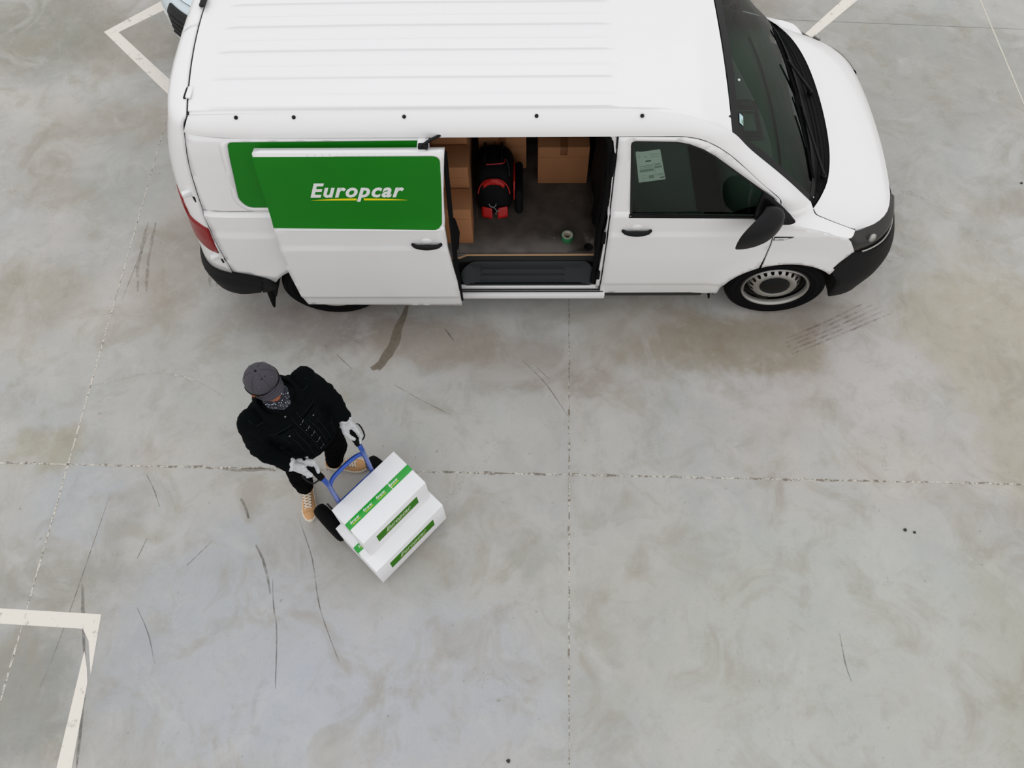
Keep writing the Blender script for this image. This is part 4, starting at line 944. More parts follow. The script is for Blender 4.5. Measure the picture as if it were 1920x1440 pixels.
# ================================================================== goods inside the van
def carton(name, x0, x1, y0, y1, z0, z1, label, seam='y', cat='box'):
    c = Vector(((x0 + x1) / 2, (y0 + y1) / 2, z0)); root = empty(name, c, label, cat)
    m_ = MB(); m_.bbox((0, 0, (z1 - z0) / 2), (x1 - x0, y1 - y0, z1 - z0), .004); m_.make('carton', CARD, root)
    h = z1 - z0; w = x1 - x0; d = y1 - y0
    m_ = MB(); m_.bbox((0, 0, h + .0005), ((.05, d, .002) if seam == 'y' else (w, .05, .002)), .0008); m_.bbox(((0, -d / 2 - .0005, h - .04) if seam == 'y' else (w / 2 + .0005, 0, h - .04)), ((.05, .002, .08) if seam == 'y' else (.002, .05, .08)), .0008)
    m_.make('packing_tape', CARDT, root)
    for sy in (-1, 1):
        m_ = MB(); m_.bbox((0, sy * (d / 2 + .0008), h - .10), (w * .98, .0016, .002), .0006); m_.make('flap_crease', CARDT, root)
    return root
ZF = .572
carton('cardboard_box', -2.52, -2.028, -.695, -.525, ZF, .945, 'brown cardboard box nearest the open door in the left stack')
carton('cardboard_box', -2.54, -2.040, -.515, -.33, ZF, 1.14, 'taller brown cardboard box second from the door in the left stack')
carton('cardboard_box', -2.54, -2.050, -.32, .12, ZF, 1.22, 'large brown cardboard box at the back of the left stack, beside the black bag')
carton('cardboard_box', -1.596, -1.254, -.19, .16, ZF, .950, 'square brown cardboard box standing alone near the cab bulkhead')
carton('cardboard_box', -2.00, -1.674, -.055, .28, ZF, .905, 'brown cardboard box half hidden behind the black and red bag')
# sports bag
bag = empty('sports_bag', (-1.89, -.25, ZF), 'black holdall with red panels lying on the cargo floor', 'bag')
rows = []
for t_, sc_ in ((0, .35), (.03, .62), (.08, .84), (.16, .97), (.3, 1.0), (.6, 1.0), (.82, .98), (.93, .85), (.98, .6), (1.0, .3)):
    y = -.25 + .42 * t_; row = []
    for k in range(28):
        a = 2 * pi * k / 28; n = 3.2; c, s_ = cos(a), sin(a); r = 1 / (abs(c) ** n + abs(s_) ** n) ** (1 / n)
        row.append(Vector((.128 * sc_ ** .7 * c * r, y, .172 + .166 * sc_ ** .8 * s_ * r)) + Vector((.006 * sin(9 * y + 3 * a), 0, .006 * sin(13 * y + 2 * a))))
    row.append(row[0]); rows.append(row)
m_ = MB(); m_.grid(rows); m_.add(rows[0][:-1], [tuple(range(28))]); m_.add(rows[-1][:-1], [tuple(range(28))]); body = m_.make('bag_body', NYLON, bag, angle=60)
def onfront(x, z): # front dome depth
    r = max(0, 1 - (abs(x) / .128) ** 3.2 - (abs(z - .172) / .166) ** 3.2) ** .5; return Vector((x, -.275 - .012 * r + (.05 if r == 0 else 0), z))
arc = [(.105 * cos(a), .175 + .125 * sin(a)) for a in [radians(5 + 170 * k / 16) for k in range(17)]]
m_ = MB(); m_.tube([(x, -.262 + .02 * abs(x) / .1, z) for x, z in arc], .004, 6); m_.make('red_piping', REDN, bag)
ga_ = [(.105 * cos(a) * .95, .175 + .127 * sin(a)) for a in [radians(40 + 100 * k / 10) for k in range(11)]] + [(.085 * cos(a), .165 + .103 * sin(a)) for a in [radians(140 - 100 * k / 10) for k in range(11)]]
panel('red_arch_panel', ga_, lambda x, z: (x, -.268 + .02 * abs(x) / .1, z), REDN, bag, step=.02, thick=.004)
for a, b_ in (((-.085, .03), (-.015, .105)), ((.022, .028), (.090, .105))):
    panel('red_pocket', rc([(a[0], a[1]), (b_[0], a[1]), (b_[0], b_[1]), (a[0], b_[1])], .012), lambda x, z: (x, -.276 + .025 * abs(x) / .1, z), REDN, bag, step=.02, thick=.006)
m_ = MB(); m_.bbox((.134, -.07, .17), (.012, .26, .13), .005); m_.make('red_side_panel', REDN, bag)
m_ = MB(); m_.bbox((.165, -.06, .105), (.055, .34, .17), .024, None, 4); m_.make('side_pocket', NYLON, bag)
m_ = MB(); m_.tube([(-.032 + .0 * k, -.279, .150 + .001 * k) for k in (0, 1)], .002, 6)
for P in ([(-.034, -.283, .150), (-.026, -.284, .132), (-.008, -.285, .126), (.010, -.284, .134), (.014, -.283, .152)], [(-.002, -.285, .127), (.010, -.284, .110), (.022, -.283, .094)], [(.008, -.285, .082), (.018, -.284, .094), (.036, -.282, .106)], [(.008, -.285, .082), (.014, -.284, .074)]):
    m_.tube(P, .0032, 6)
m_.make('front_logo', METAL, bag)
m_ = MB(); m_.tube(cr([(.075, -.05, .338), (.088, -.09, .336), (.098, -.17, .322), (.105, -.23, .300)], 4), .0035, 6); m_.make('side_print', METAL, bag)
m_ = MB(); m_.tube(cr([(-.05, -.18, .341), (.03, -.175, .343), (.07, -.15, .342), (.075, -.06, .341)], 4), .0035, 6); m_.make('red_piping', REDN, bag)
for x in (-.06, .055):
    m_ = MB(); m_.tube(cr([(x, -.14, .335), (x, -.10, .355), (x, 0, .362), (x, .10, .355), (x, .14, .335)], 4), .007, 6); m_.make('carry_strap', NYLON, bag)
m_ = MB(); m_.tube([(0, -.25, .33), (0, 0, .342), (0, .15, .335)], .0025, 5); m_.make('zip', METAL if False else SEAL, bag)
m_ = MB(); m_.tube([(-.115, -.27, .10), (-.120, -.275, .03)], .003, 5); m_.make('zip_pull', METAL, bag)
for ch in bag.children:
    for v in ch.data.vertices: v.co.y += .42 * (v.co.z - .02) * sm((.06 - v.co.y) / .28)
# roll of tape
tr = empty('tape_roll', (-1.404, -.662, .5705), 'small roll of green tape with a pale core lying on the cargo floor', 'tape')
m_ = MB(); m_.lathe([(.027, 0), (.039, 0), (.040, .002), (.040, .046), (.039, .048), (.027, .048)], (0, 0, 0), 36, None, True); m_.make('tape_winding', mat('green_winding', (.02, .16, .06, 1), .3), tr)
m_ = MB(); m_.lathe([(.0245, -.0003), (.0285, -.0003), (.0285, .0492), (.0245, .0492)], (0, 0, 0), 36, None, True); m_.make('card_core', mat('pale_core', (.62, .58, .48, 1), .7), tr)
m_ = MB(); m_.lathe([(.0286, .0482), (.036, .0482), (.036, .0492), (.0286, .0492)], (0, 0, 0), 36, None, True); m_.make('winding_side', mat('winding_side', (.38, .42, .33, 1), .5), tr)

# ================================================================== hand truck and white boxes
PSI = .8205; E1 = Vector((cos(PSI), sin(PSI), 0)); EF = Vector((sin(PSI), -cos(PSI), 0)); UP = Vector((0, 0, 1)); O0 = Vector((-2.601, -2.319, 0))
BM = Matrix((E1, EF, UP)).transposed()       # local (along, front, up) -> world
TW = BM.to_4x4()
# local frame used for boxes: x along E1, y = -EF so that it stays right handed
BR = Matrix((E1, -EF, UP)).transposed().to_4x4()
def white_box(name, a, b, h, z0, d1, label, yaw=0.):
    root = empty(name, (0, 0, 0), label, 'box'); root.matrix_world = Matrix.Translation(O0 + E1 * d1 + EF * (b / 2) + UP * z0) @ BR
    m_ = MB(); m_.bbox((0, 0, h / 2), (a, b, h), .003); m_.make('carton', CARTON_W, root)
    # lid seam under tape
    m_ = MB(); m_.bbox((0, 0, h + .0002), (a * .99, .003, .001), .0003); m_.make('lid_seam', INKL, root)
    def tp(u, v, o=0.): return Vector((u, v, h + .0012 + o))
    tw = .044
    m_ = MB(); m_.bbox((0, -.004, h + .0006), (a, tw, .0012), .0004); m_.bbox((-a / 2 - .0006, -.004, h - .035), (.0012, tw, .07), .0004); m_.bbox((a / 2 + .0006, -.004, h - .035), (.0012, tw, .07), .0004); m_.make('branded_tape', GREENT, root)
    m_ = MB(); m_.bbox((a * .175, -.004, h + .0015), (.004, tw, .0008), .0003); m_.make('tape_end', LETW, root)
    for k in range(5):
        cx = -a / 2 + .052 + k * .094
        if cx + .036 > a / 2: continue
        put_text('tape_lettering', EUROS, lambda u, v: Vector((cx - .030 + .064 * u, -.006 + v * .020, h + .0022)), LETW, root, (0, 0, 1))
        m_ = MB(); m_.box((cx + .004, -.0135, h + .0021), (.058, .003, .0004)); m_.make('tape_underline', LETY, root)
    put_text('tape_lettering', EUROS, lambda u, v: Vector((-a / 2 - .0018, .018 - .034 * u, h - .030 + v * .016)), LETW, root, (-1, 0, 0))
    # green label on the front face
    lw, lh = a * .655, .104; zc = h - .122
    m_ = MB(); m_.bbox((.0, -b / 2 - .0006, zc), (lw, .0012, lh), .0004); lb = m_.make('green_label', GREENL, root)
    put_text('label_lettering', EURO, lambda u, v: Vector((a * (-.19 + .40 * u), -b / 2 - .0018, zc - .014 + v * .070)), LETG, root, (0, -1, 0))
    m_ = MB(); m_.box((0, -b / 2 - .0016, zc - .030), (a * .40, .0008, .005)); m_.make('label_underline', mat('label_lime', (.30, .42, .04, 1), .5) if 'label_lime' not in MATS else MATS['label_lime'], root)
    return root
EUROS = text2d('Europcar', .03, .45, 1.05, 1)
white_box('delivery_box', .516, .353, .268, .062, 0, 'lower, wider white delivery box on the blue hand truck')
white_box('delivery_box', .460, .266, .262, .3325, .010, 'upper white delivery box, its full top showing green tape')
ht = empty('hand_truck', O0, 'blue two-wheeled hand truck carrying two white boxes', 'hand truck'); ht.matrix_world = Matrix.Translation(O0 + E1 * -.038) @ BR
RX = .122
TX = -.038   # rail offset
def hp(x, y, z): return Vector((x, y, z))       # y = backwards, towards the person
for s_ in (-1, 1):
    P = cr([(s_ * RX, .018, .05), (s_ * RX, .018, .45), (s_ * RX, .018, .82), (s_ * (RX + .001), .022, .89), (s_ * (RX + .004), .040, .925), (s_ * (RX + .008), .066, .948)], 5)
    m_ = MB(); m_.tube(P, .0135, 12); m_.make('frame_rail', BLUE, ht)
    G0 = Vector((s_ * (RX + .004), .038, .925)); G1 = Vector((s_ * (RX + .016), .140, 1.015))
    m_ = MB(); m_.tube([G0, G0.lerp(G1, .5), G1], [.018, .0175, .0185], 14)
    for k in range(7): c = G0.lerp(G1, .12 + .12 * k); m_.tube([c - (G1 - G0).normalized() * .002, c + (G1 - G0).normalized() * .002], .0195, 14)
    m_.ball(G1, .0185, 12, 8); m_.make('rubber_grip', RUBBER, ht)
    L_ = [G0.lerp(G1, .05) + Vector((s_ * .01, 0, 0)), G0.lerp(G1, .12) + Vector((s_ * .050, 0, .0)), G0.lerp(G1, .62) + Vector((s_ * .058, 0, .0)), G0.lerp(G1, .80) + Vector((s_ * .02, 0, .0))]
    m_ = MB(); m_.tube(rc3 if False else cr(L_, 3), .0045, 8); m_.make('knuckle_guard', MIRPL, ht)
    # wheel
    m_ = MB(); Rw = Matrix.Rotation(radians(90), 3, 'Y'); m_.lathe([(.055, .030), (.075, .040), (.10, .041), (.120, .034), (.129, .018), (.131, 0), (.129, -.018), (.120, -.034), (.10, -.041), (.075, -.040), (.055, -.030)], (s_ * .205, .115, .1315), 40, Rw); w_ = m_.make('wheel', RUBBER, ht, angle=50)
    m_ = MB(); m_.lathe([(0, .034), (.02, .034), (.03, .022), (.05, .022), (.060, .032), (.062, -.032), (.05, -.022), (.03, -.022), (.02, -.034), (0, -.034)], (s_ * .205, .115, .1315), 28, Rw); m_.make('wheel_hub', STEEL, ht)
    m_ = MB(); m_.bbox((s_ * .148, .06, .17), (.012, .13, .05), .004); m_.make('axle_bracket', BLUE, ht)
    m_ = MB(); m_.tube(cr([(s_ * .155, .18, .23), (s_ * .158, .11, .285), (s_ * .15, .02, .22)], 4), .006, 6); m_.make('wheel_guard_stay', MIRPL, ht)
m_ = MB(); m_.tube([(-.22, .115, .1315), (.22, .115, .1315)], .010, 10); m_.make('axle', STEEL, ht)
m_ = MB(); m_.tube(cr([(-RX, .018, .795), (-.108, .030, .81), (-.07, .044, .818), (0, .048, .82), (.06, .044, .825), (.10, .034, .83), (RX, .018, .83)], 5), .0125, 12); m_.make('cross_loop', BLUE, ht)
for z in (.16, .34, .52):
    m_ = MB(); m_.bbox((0, .024, z), (2 * RX, .010, .035), .003); m_.make('cross_bar', BLUE, ht)
m_ = MB(); m_.bbox((0, -.10, .054), (.36, .23, .006), .002); m_.bbox((0, .004, .085), (.36, .006, .066), .002); m_.make('toe_plate', STEEL, ht)
m_ = MB(); m_.bbox((0, -.09, .027), (.05, .10, .048), .01); 
for s_ in (-1, 1):
    m_ = MB(); m_.bbox((s_ * .13, .014, .025), (.03, .03, .05), .006); m_.make('support_foot', RUBBER, ht)

# ================================================================== person
person = empty('person', (-2.95, -2.12, 0), 'person in charcoal cap, black denim jacket and white gloves pushing a hand truck', 'person')
PI_ = Matrix.Translation((2.95, 2.12, 0))
def pz(o): o.matrix_parent_inverse = PI_; return o
F3 = EF.copy(); L3 = E1.copy()
def W3(l, f, z, o=Vector((0, 0, 0))): return o + L3 * l + F3 * f + UP * z
Hip = Vector((-2.862, -2.160, 0))
def remesh(o, vox, smooth=3, disp=None):
    m = o.modifiers.new('union', 'REMESH'); m.mode = 'VOXEL'; m.voxel_size = vox; m.use_smooth_shade = True
    s_ = o.modifiers.new('smooth', 'SMOOTH'); s_.factor = .6; s_.iterations = smooth
    if disp:
        for i, (str_, size, kind) in enumerate(disp):
            tx = bpy.data.textures.new('folds', kind); tx.noise_scale = size
            if kind == 'CLOUDS': tx.noise_depth = 2
            d = o.modifiers.new('folds', 'DISPLACE'); d.texture = tx; d.strength = str_; d.mid_level = .5; d.texture_coords = 'LOCAL'
    return o
def loft(mb, secs, n=24, ex=2.4):
    """secs: (centre Vector, half width along L3, half depth along F3[, tilt])"""
    rows = []
    for c, a, b_ in secs:
        row = []
        for k in range(n):
            t_ = 2 * pi * k / n; cc, ss = cos(t_), sin(t_); r = 1 / (abs(cc) ** ex + abs(ss) ** ex) ** (1 / ex)
            row.append(c + L3 * (a * cc * r) + F3 * (b_ * ss * r))
        row.append(row[0]); rows.append(row)
    mb.grid(rows); mb.add(rows[0][:-1], [tuple(range(n))]); mb.add(rows[-1][:-1], [tuple(range(n))])
SH_L = Vector((-2.782, -2.075, 1.405)); SH_R = Vector((-3.000, -2.292, 1.405)); NK = Vector((-2.890, -2.180, 1.46))
EL_L = Vector((-2.700, -2.065, 1.175)); EL_R = Vector((-3.015, -2.335, 1.165)); WR_L = Vector((-2.635, -2.125, 1.030)); WR_R = Vector((-2.890, -2.372, 1.025))
HP_L = Vector((-2.800, -2.105, .87)); HP_R = Vector((-2.925, -2.225, .87)); KN_L = Vector((-2.800, -2.065, .49)); KN_R = Vector((-2.985, -2.245, .49)); AN_L = Vector((-2.885, -2.020, .11)); AN_R = Vector((-3.050, -2.185, .11))
HD = Vector((-2.905, -2.180, 1.588)); PITCH = radians(-14)
HS = .90; HM = Matrix((L3, F3, UP)).transposed() @ Matrix.Rotation(-PITCH, 3, 'X') @ Matrix.Scale(HS, 3)    # local: x left, y forward, z up
HM = Matrix((L3 * -1, F3, UP)).transposed() @ Matrix.Rotation(-PITCH, 3, 'X') @ Matrix.Scale(1, 3) if False else HM
def hd(x, y, z): return HD + HM @ Vector((x, y, z))
# one continuous body
b = MB()
loft(b, [(W3(0, 0, .85, Hip), .095, .070), (W3(0, 0, .95, Hip), .105, .078), (W3(0, -.01, 1.1, Hip), .110, .080), (W3(0, -.01, 1.28, Vector((-2.88, -2.17, 0))), .145, .095), (W3(0, -.01, 1.40, Vector((-2.888, -2.18, 0))), .14, .075), (NK + UP * -.01, .06, .055)])
b.chain([NK - UP * .04, NK + UP * .02, HD + HM @ Vector((0, -.015, -.05))], [.055, .050, .052], 14)
b.ball(HD + HM @ Vector((0, -.008, .02)), (.074, .092, .095), 24, 16, HM)
b.ball(hd(0, .024, -.042), (.052, .060, .058), 20, 12, HM); b.ball(hd(0, .052, -.085), (.022, .022, .018), 12, 8, HM)
b.chain([hd(0, .088, .012), hd(0, .104, -.020)], [.009, .014], 10); b.ball(hd(.011, .092, -.024), .009, 8, 6); b.ball(hd(-.011, .092, -.024), .009, 8, 6)
b.chain([hd(-.020, .083, -.052), hd(0, .090, -.050), hd(.020, .083, -.052)], [.006, .008, .006], 8); b.chain([hd(-.016, .082, -.062), hd(0, .088, -.062), hd(.016, .082, -.062)], [.006, .008, .006], 8)
b.chain([hd(-.040, .078, .022), hd(-.018, .088, .020)], [.010, .010], 8); b.chain([hd(.040, .078, .022), hd(.018, .088, .020)], [.010, .010], 8)
for s_ in (-1, 1):
    b.ball(hd(s_ * .040, .062, -.025), (.020, .022, .020), 10, 8, HM); b.ball(hd(s_ * .078, -.005, -.010), (.009, .018, .030), 12, 8, HM)
for A, B_, C_ in ((SH_L, EL_L, WR_L), (SH_R, EL_R, WR_R)):
    b.chain([A, A.lerp(B_, .5), B_, B_.lerp(C_, .4), C_], [.050, .044, .036, .036, .026], 12)
for A, B_, C_ in ((HP_L, KN_L, AN_L), (HP_R, KN_R, AN_R)):
    b.chain([A, A.lerp(B_, .5), B_, B_.lerp(C_, .35), C_], [.060, .055, .045, .045, .032], 12); d_ = Vector((.9, -.1, 0)) if A is HP_L else Vector((.15, -1, 0)); d_.normalize()
    b.chain([C_ - UP * .04 - d_ * .02, C_ + d_ * .07 - UP * .066], [.026, .016], 10)
bd = pz(b.make('body', SKIN, person, normals=False)); remesh(bd, .0075, 2)
# eyes and brows
for s_ in (-1, 1):
    m_ = MB(); m_.ball(hd(s_ * .030, .079, .004), (.011, .007, .0055), 12, 8, HM); pz(m_.make('eye', mat('eye_white', (.6, .58, .55, 1), .3) if 'eye_white' not in MATS else MATS['eye_white'], person))
    m_ = MB(); m_.ball(hd(s_ * .030, .0852, .004), (.0045, .002, .0045), 10, 6, HM); pz(m_.make('iris', INK, person))
    m_ = MB(); m_.tube([hd(s_ * .014, .094, .022), hd(s_ * .030, .091, .027), hd(s_ * .046, .080, .022)], .0035, 6); pz(m_.make('eyebrow', NYLON, person))
m_ = MB(); m_.ball(hd(0, -.028, .018), (.077, .080, .080), 20, 12, HM); pz(m_.make('hair', NYLON, person))
# cap
cap = empty('cap'); cap.parent = person; pz(cap)
rows = []
for i in range(15):
    ph = (pi / 2) * i / 14; row = []
    for k in range(37):
        a = 2 * pi * k / 36; r = cos(ph) ** .72; yy = sin(a) * .104 * r; seam = 1 + .006 * cos(6 * a) * sin(2 * ph)
        row.append(hd(cos(a) * .087 * r * seam, yy - .004 + .008 * sin(ph), .030 + .088 * sin(ph) ** .95 * seam - (.012 if yy < 0 else 0) * (1 - sin(ph)) * min(1, abs(yy) / .1)))
    rows.append(row)
m_ = MB(); m_.grid(rows); co = m_.make('crown', CAPM, cap, angle=80); sd_ = co.modifiers.new('t', 'SOLIDIFY'); sd_.thickness = .003
m_ = MB(); m_.tube([hd(cos(a) * .0885, sin(a) * .1055 - .004, .031) for a in [radians(-20 + 220 * k / 24) for k in range(25)]], .003, 6); m_.make('cap_band', NYLON, cap)
for k in range(6):
    a = 2 * pi * (k + .5) / 6 ; m_ = MB(); m_.tube([hd(cos(a) * .0875 * cos(ph) ** .72, sin(a) * .1045 * cos(ph) ** .72 - .004 + .008 * sin(ph), .031 + .088 * sin(ph) ** .95) for ph in [pi / 2 * i / 10 for i in range(10)]], .0011, 5); m_.make('cap_seam', CAPM, cap)
m_ = MB(); m_.ball(hd(0, .004, .119), (.007, .007, .004), 10, 6, HM); m_.make('cap_button', NYLON, cap)
for s_ in (-1, 1):
    m_ = MB(); m_.ball(hd(s_ * .040, .078, .084), (.0035, .003, .003), 8, 6, HM); m_.make('eyelet', METAL, cap)
V = []; 
brim = MB(); top = []; n = 16
for i in range(9):
    t_ = i / 8; row = []
    for k in range(n + 1):
        u = -1 + 2 * k / n; x = .082 * sin(u * 1.25) / sin(1.25) * (1 - .06 * t_); y0 = .104 * sqrt(max(0, 1 - (x / .089) ** 2)) - .004; ext = .053 * (1 - abs(u) ** 3.0)
        row.append(hd(x, y0 + ext * t_, .034 - .020 * (x / .082) ** 2 - .010 * t_ * t_))
    top.append(row)
brim.grid(top); bo = brim.make('brim', CAPM, cap, angle=80); sd_ = bo.modifiers.new('t', 'SOLIDIFY'); sd_.thickness = .004
for q_ in (3, 5, 7):
    m_ = MB(); m_.tube([p + HM @ Vector((0, 0, .0012)) for p in top[q_][1:-1]], .0008, 4); m_.make('brim_stitch', SEAMM, cap)
for dx, pts in ((0, [(-.018, .0), (-.006, .012), (.006, .0), (.018, .012)]), (0, [(-.018, -.010), (.0, .002), (.018, -.010)])):
    m_ = MB(); m_.tube([hd(x, .066 - .0 * y, .098 + y) + HM @ Vector((0, .0, 0)) for x, y in pts], .0016, 5); m_.make('tonal_embroidery', NYLON, cap)
# bandana
m_ = MB(); loft(m_, [(NK + F3 * .010 + UP * -.020, .076, .074), (NK + F3 * .016 + UP * .004, .070, .070), (NK + F3 * .022 + UP * .026, .060, .062), (NK + F3 * .024 + UP * .038, .052, .054)], 28, 2.0)
for p in m_.v: p += (p - NK).normalized() * (.006 * noise.noise(p * 45))
pz(m_.make('bandana', BANDM, person, angle=70))
# jacket
j = MB()
loft(j, [(W3(0, .005, .885, Hip), .152, .112), (W3(0, .005, .96, Hip), .157, .116), (W3(0, 0, 1.08, Hip), .150, .108), (W3(0, .005, 1.22, Vector((-2.878, -2.168, 0))), .158, .112), (W3(0, 0, 1.33, Vector((-2.885, -2.178, 0))), .162, .108), (W3(0, -.005, 1.41, Vector((-2.888, -2.182, 0))), .150, .090), (W3(0, -.002, 1.45, Vector((-2.89, -2.182, 0))), .105, .078), (W3(0, .005, 1.475, Vector((-2.89, -2.182, 0))), .080, .074)], 32, 2.5)
for A, B_, C_ in ((SH_L, EL_L, WR_L), (SH_R, EL_R, WR_R)):
    j.chain([A, A.lerp(B_, .25), A.lerp(B_, .6), B_, B_.lerp(C_, .45), C_.lerp(B_, .10)], [.066, .064, .057, .053, .048, .041], 14)
    for t_ in (.3, .62): c = B_.lerp(C_, t_); 
jk = pz(j.make('jacket', DENIM, person, normals=False)); remesh(jk, .0085, 3, [(.022, .07, 'CLOUDS'), (.010, .028, 'CLOUDS')])
def onchest(l, z, dep=.0): # front surface of the jacket
    hw = interp(z, [(.885, .152), (.96, .157), (1.08, .150), (1.22, .158), (1.33, .162), (1.41, .150)]); hdp = interp(z, [(.885, .112), (.96, .116), (1.08, .108), (1.22, .112), (1.33, .108), (1.41, .090)])
    c = Hip.lerp(Vector((-2.887, -2.180, 0)), min(1, max(0, (z - 1.05) / .28))); r = max(0, 1 - (abs(l) / hw) ** 2.5) ** (1 / 2.5); return c + L3 * l + F3 * (hdp * r + .008 + dep) + UP * z
def seamline(P, r=.0016, m=SEAMM, name='jacket_seam'):
    m_ = MB(); m_.tube(P, r, 5); return pz(m_.make(name, m, person))
zz = [.90 + .06 * k for k in range(9)]
seamline([onchest(-.012, z) for z in zz]); seamline([onchest(.022, z) for z in zz])
for s_ in (-1, 1):
    seamline([onchest(s_ * .045, z) for z in (.90, 1.0, 1.1, 1.2)]); seamline([onchest(s_ * .075, z) for z in (.90, 1.0, 1.1, 1.2)])
    seamline([onchest(s_ * l, 1.335 - .01 * (l > .1)) for l in (.03, .06, .09, .12, .14)])
    # shoulder yoke
    A = SH_L if s_ > 0 else SH_R
    seamline([NK + L3 * (s_ * .07) + F3 * .062 + UP * -.022, NK.lerp(A, .6) + F3 * .070 + UP * .008, A + F3 * .054 + UP * .028], .002)
    seamline([A + F3 * .054 + UP * .028, A + F3 * .030 + L3 * (s_ * .008) + UP * .052, A + L3 * (s_ * .010) + UP * .061, A - F3 * .030 + UP * .052, A - F3 * .054 + UP * .030], .002)
    # chest pocket flap
    fl = [(.035, 1.30), (.115, 1.30), (.115, 1.272), (.075, 1.252), (.035, 1.272)]
    pf = panel('pocket_flap', [(s_ * a, b_) for a, b_ in fl], lambda l, z: onchest(l, z, .004), DENIM, person, step=.02, thick=.004, out=F3); pz(pf)
    seamline([onchest(s_ * a, b_, .0055) for a, b_ in fl + fl[:1]], .0012)
    m_ = MB(); m_.ball(onchest(s_ * .075, 1.264, .008), .005, 10, 6); pz(m_.make('button', METAL, person))
    seamline([onchest(s_ * .04, 1.25), onchest(s_ * .045, 1.17), onchest(s_ * .10, 1.17), onchest(s_ * .105, 1.25)], .0012)
for z in (.925, 1.015, 1.105, 1.195, 1.285):
    m_ = MB(); m_.ball(onchest(.000, z, .004), .0036, 10, 6); pz(m_.make('button', METAL, person))
    m_ = MB(); m_.tube([onchest(.010, z - .002, .003), onchest(.026, z + .012, .003)], .0018, 5); pz(m_.make('buttonhole', METAL, person))
# collar
for s_ in (-1, 1):
    P = [(0.0, -.075, .030), (.055, -.055, .032), (.085, 0, .028), (.080, .055, .006), (.045, .088, -.022)]
    Q = [(0.0, -.098, -.004), (.075, -.075, -.004), (.108, .0, -.006), (.112, .070, -.030), (.085, .105, -.062)]
    rows = [[NK + L3 * (s_ * a) + F3 * b_ + UP * c for a, b_, c in cr(K, 4)] for K in (P, [tuple((x + y) / 2 + (.006 if i_ == 2 else 0) for i_, (x, y) in enumerate(zip(p, q))) for p, q in zip(P, Q)], Q)]
    m_ = MB(); m_.grid(rows); o = pz(m_.make('collar', DENIM, person, angle=80)); sd_ = o.modifiers.new('t', 'SOLIDIFY'); sd_.thickness = .007; sd_.offset = 0
    seamline(rows[2], .0014)
m_ = MB(); m_.ball(NK + F3 * .098 + UP * -.055 - L3 * .03, .006, 10, 6); pz(m_.make('button', METAL, person))
# hem band
m_ = MB(); loft(m_, [(W3(0, .005, .872, Hip), .151, .112), (W3(0, .005, .878, Hip), .156, .117), (W3(0, .005, .905, Hip), .157, .118)], 32, 2.5); pz(m_.make('jacket_hem', DENIM, person))
# trousers
tr_ = MB()
loft(tr_, [(W3(0, 0, .80, Hip), .135, .10), (W3(0, 0, .88, Hip), .14, .10), (W3(0, 0, .93, Hip), .138, .10)], 28, 2.3)
for A, B_, C_ in ((HP_L, KN_L, AN_L), (HP_R, KN_R, AN_R)):
    A2 = A - UP * .03
    tr_.chain([A2, A2.lerp(B_, .35), A2.lerp(B_, .7), B_, B_.lerp(C_, .4), B_.lerp(C_, .8), C_ + UP * .005], [.088, .083, .074, .067, .062, .056, .056], 16)
tt = pz(tr_.make('trousers', TROUSER, person, normals=False)); remesh(tt, .009, 3, [(.020, .06, 'CLOUDS')])
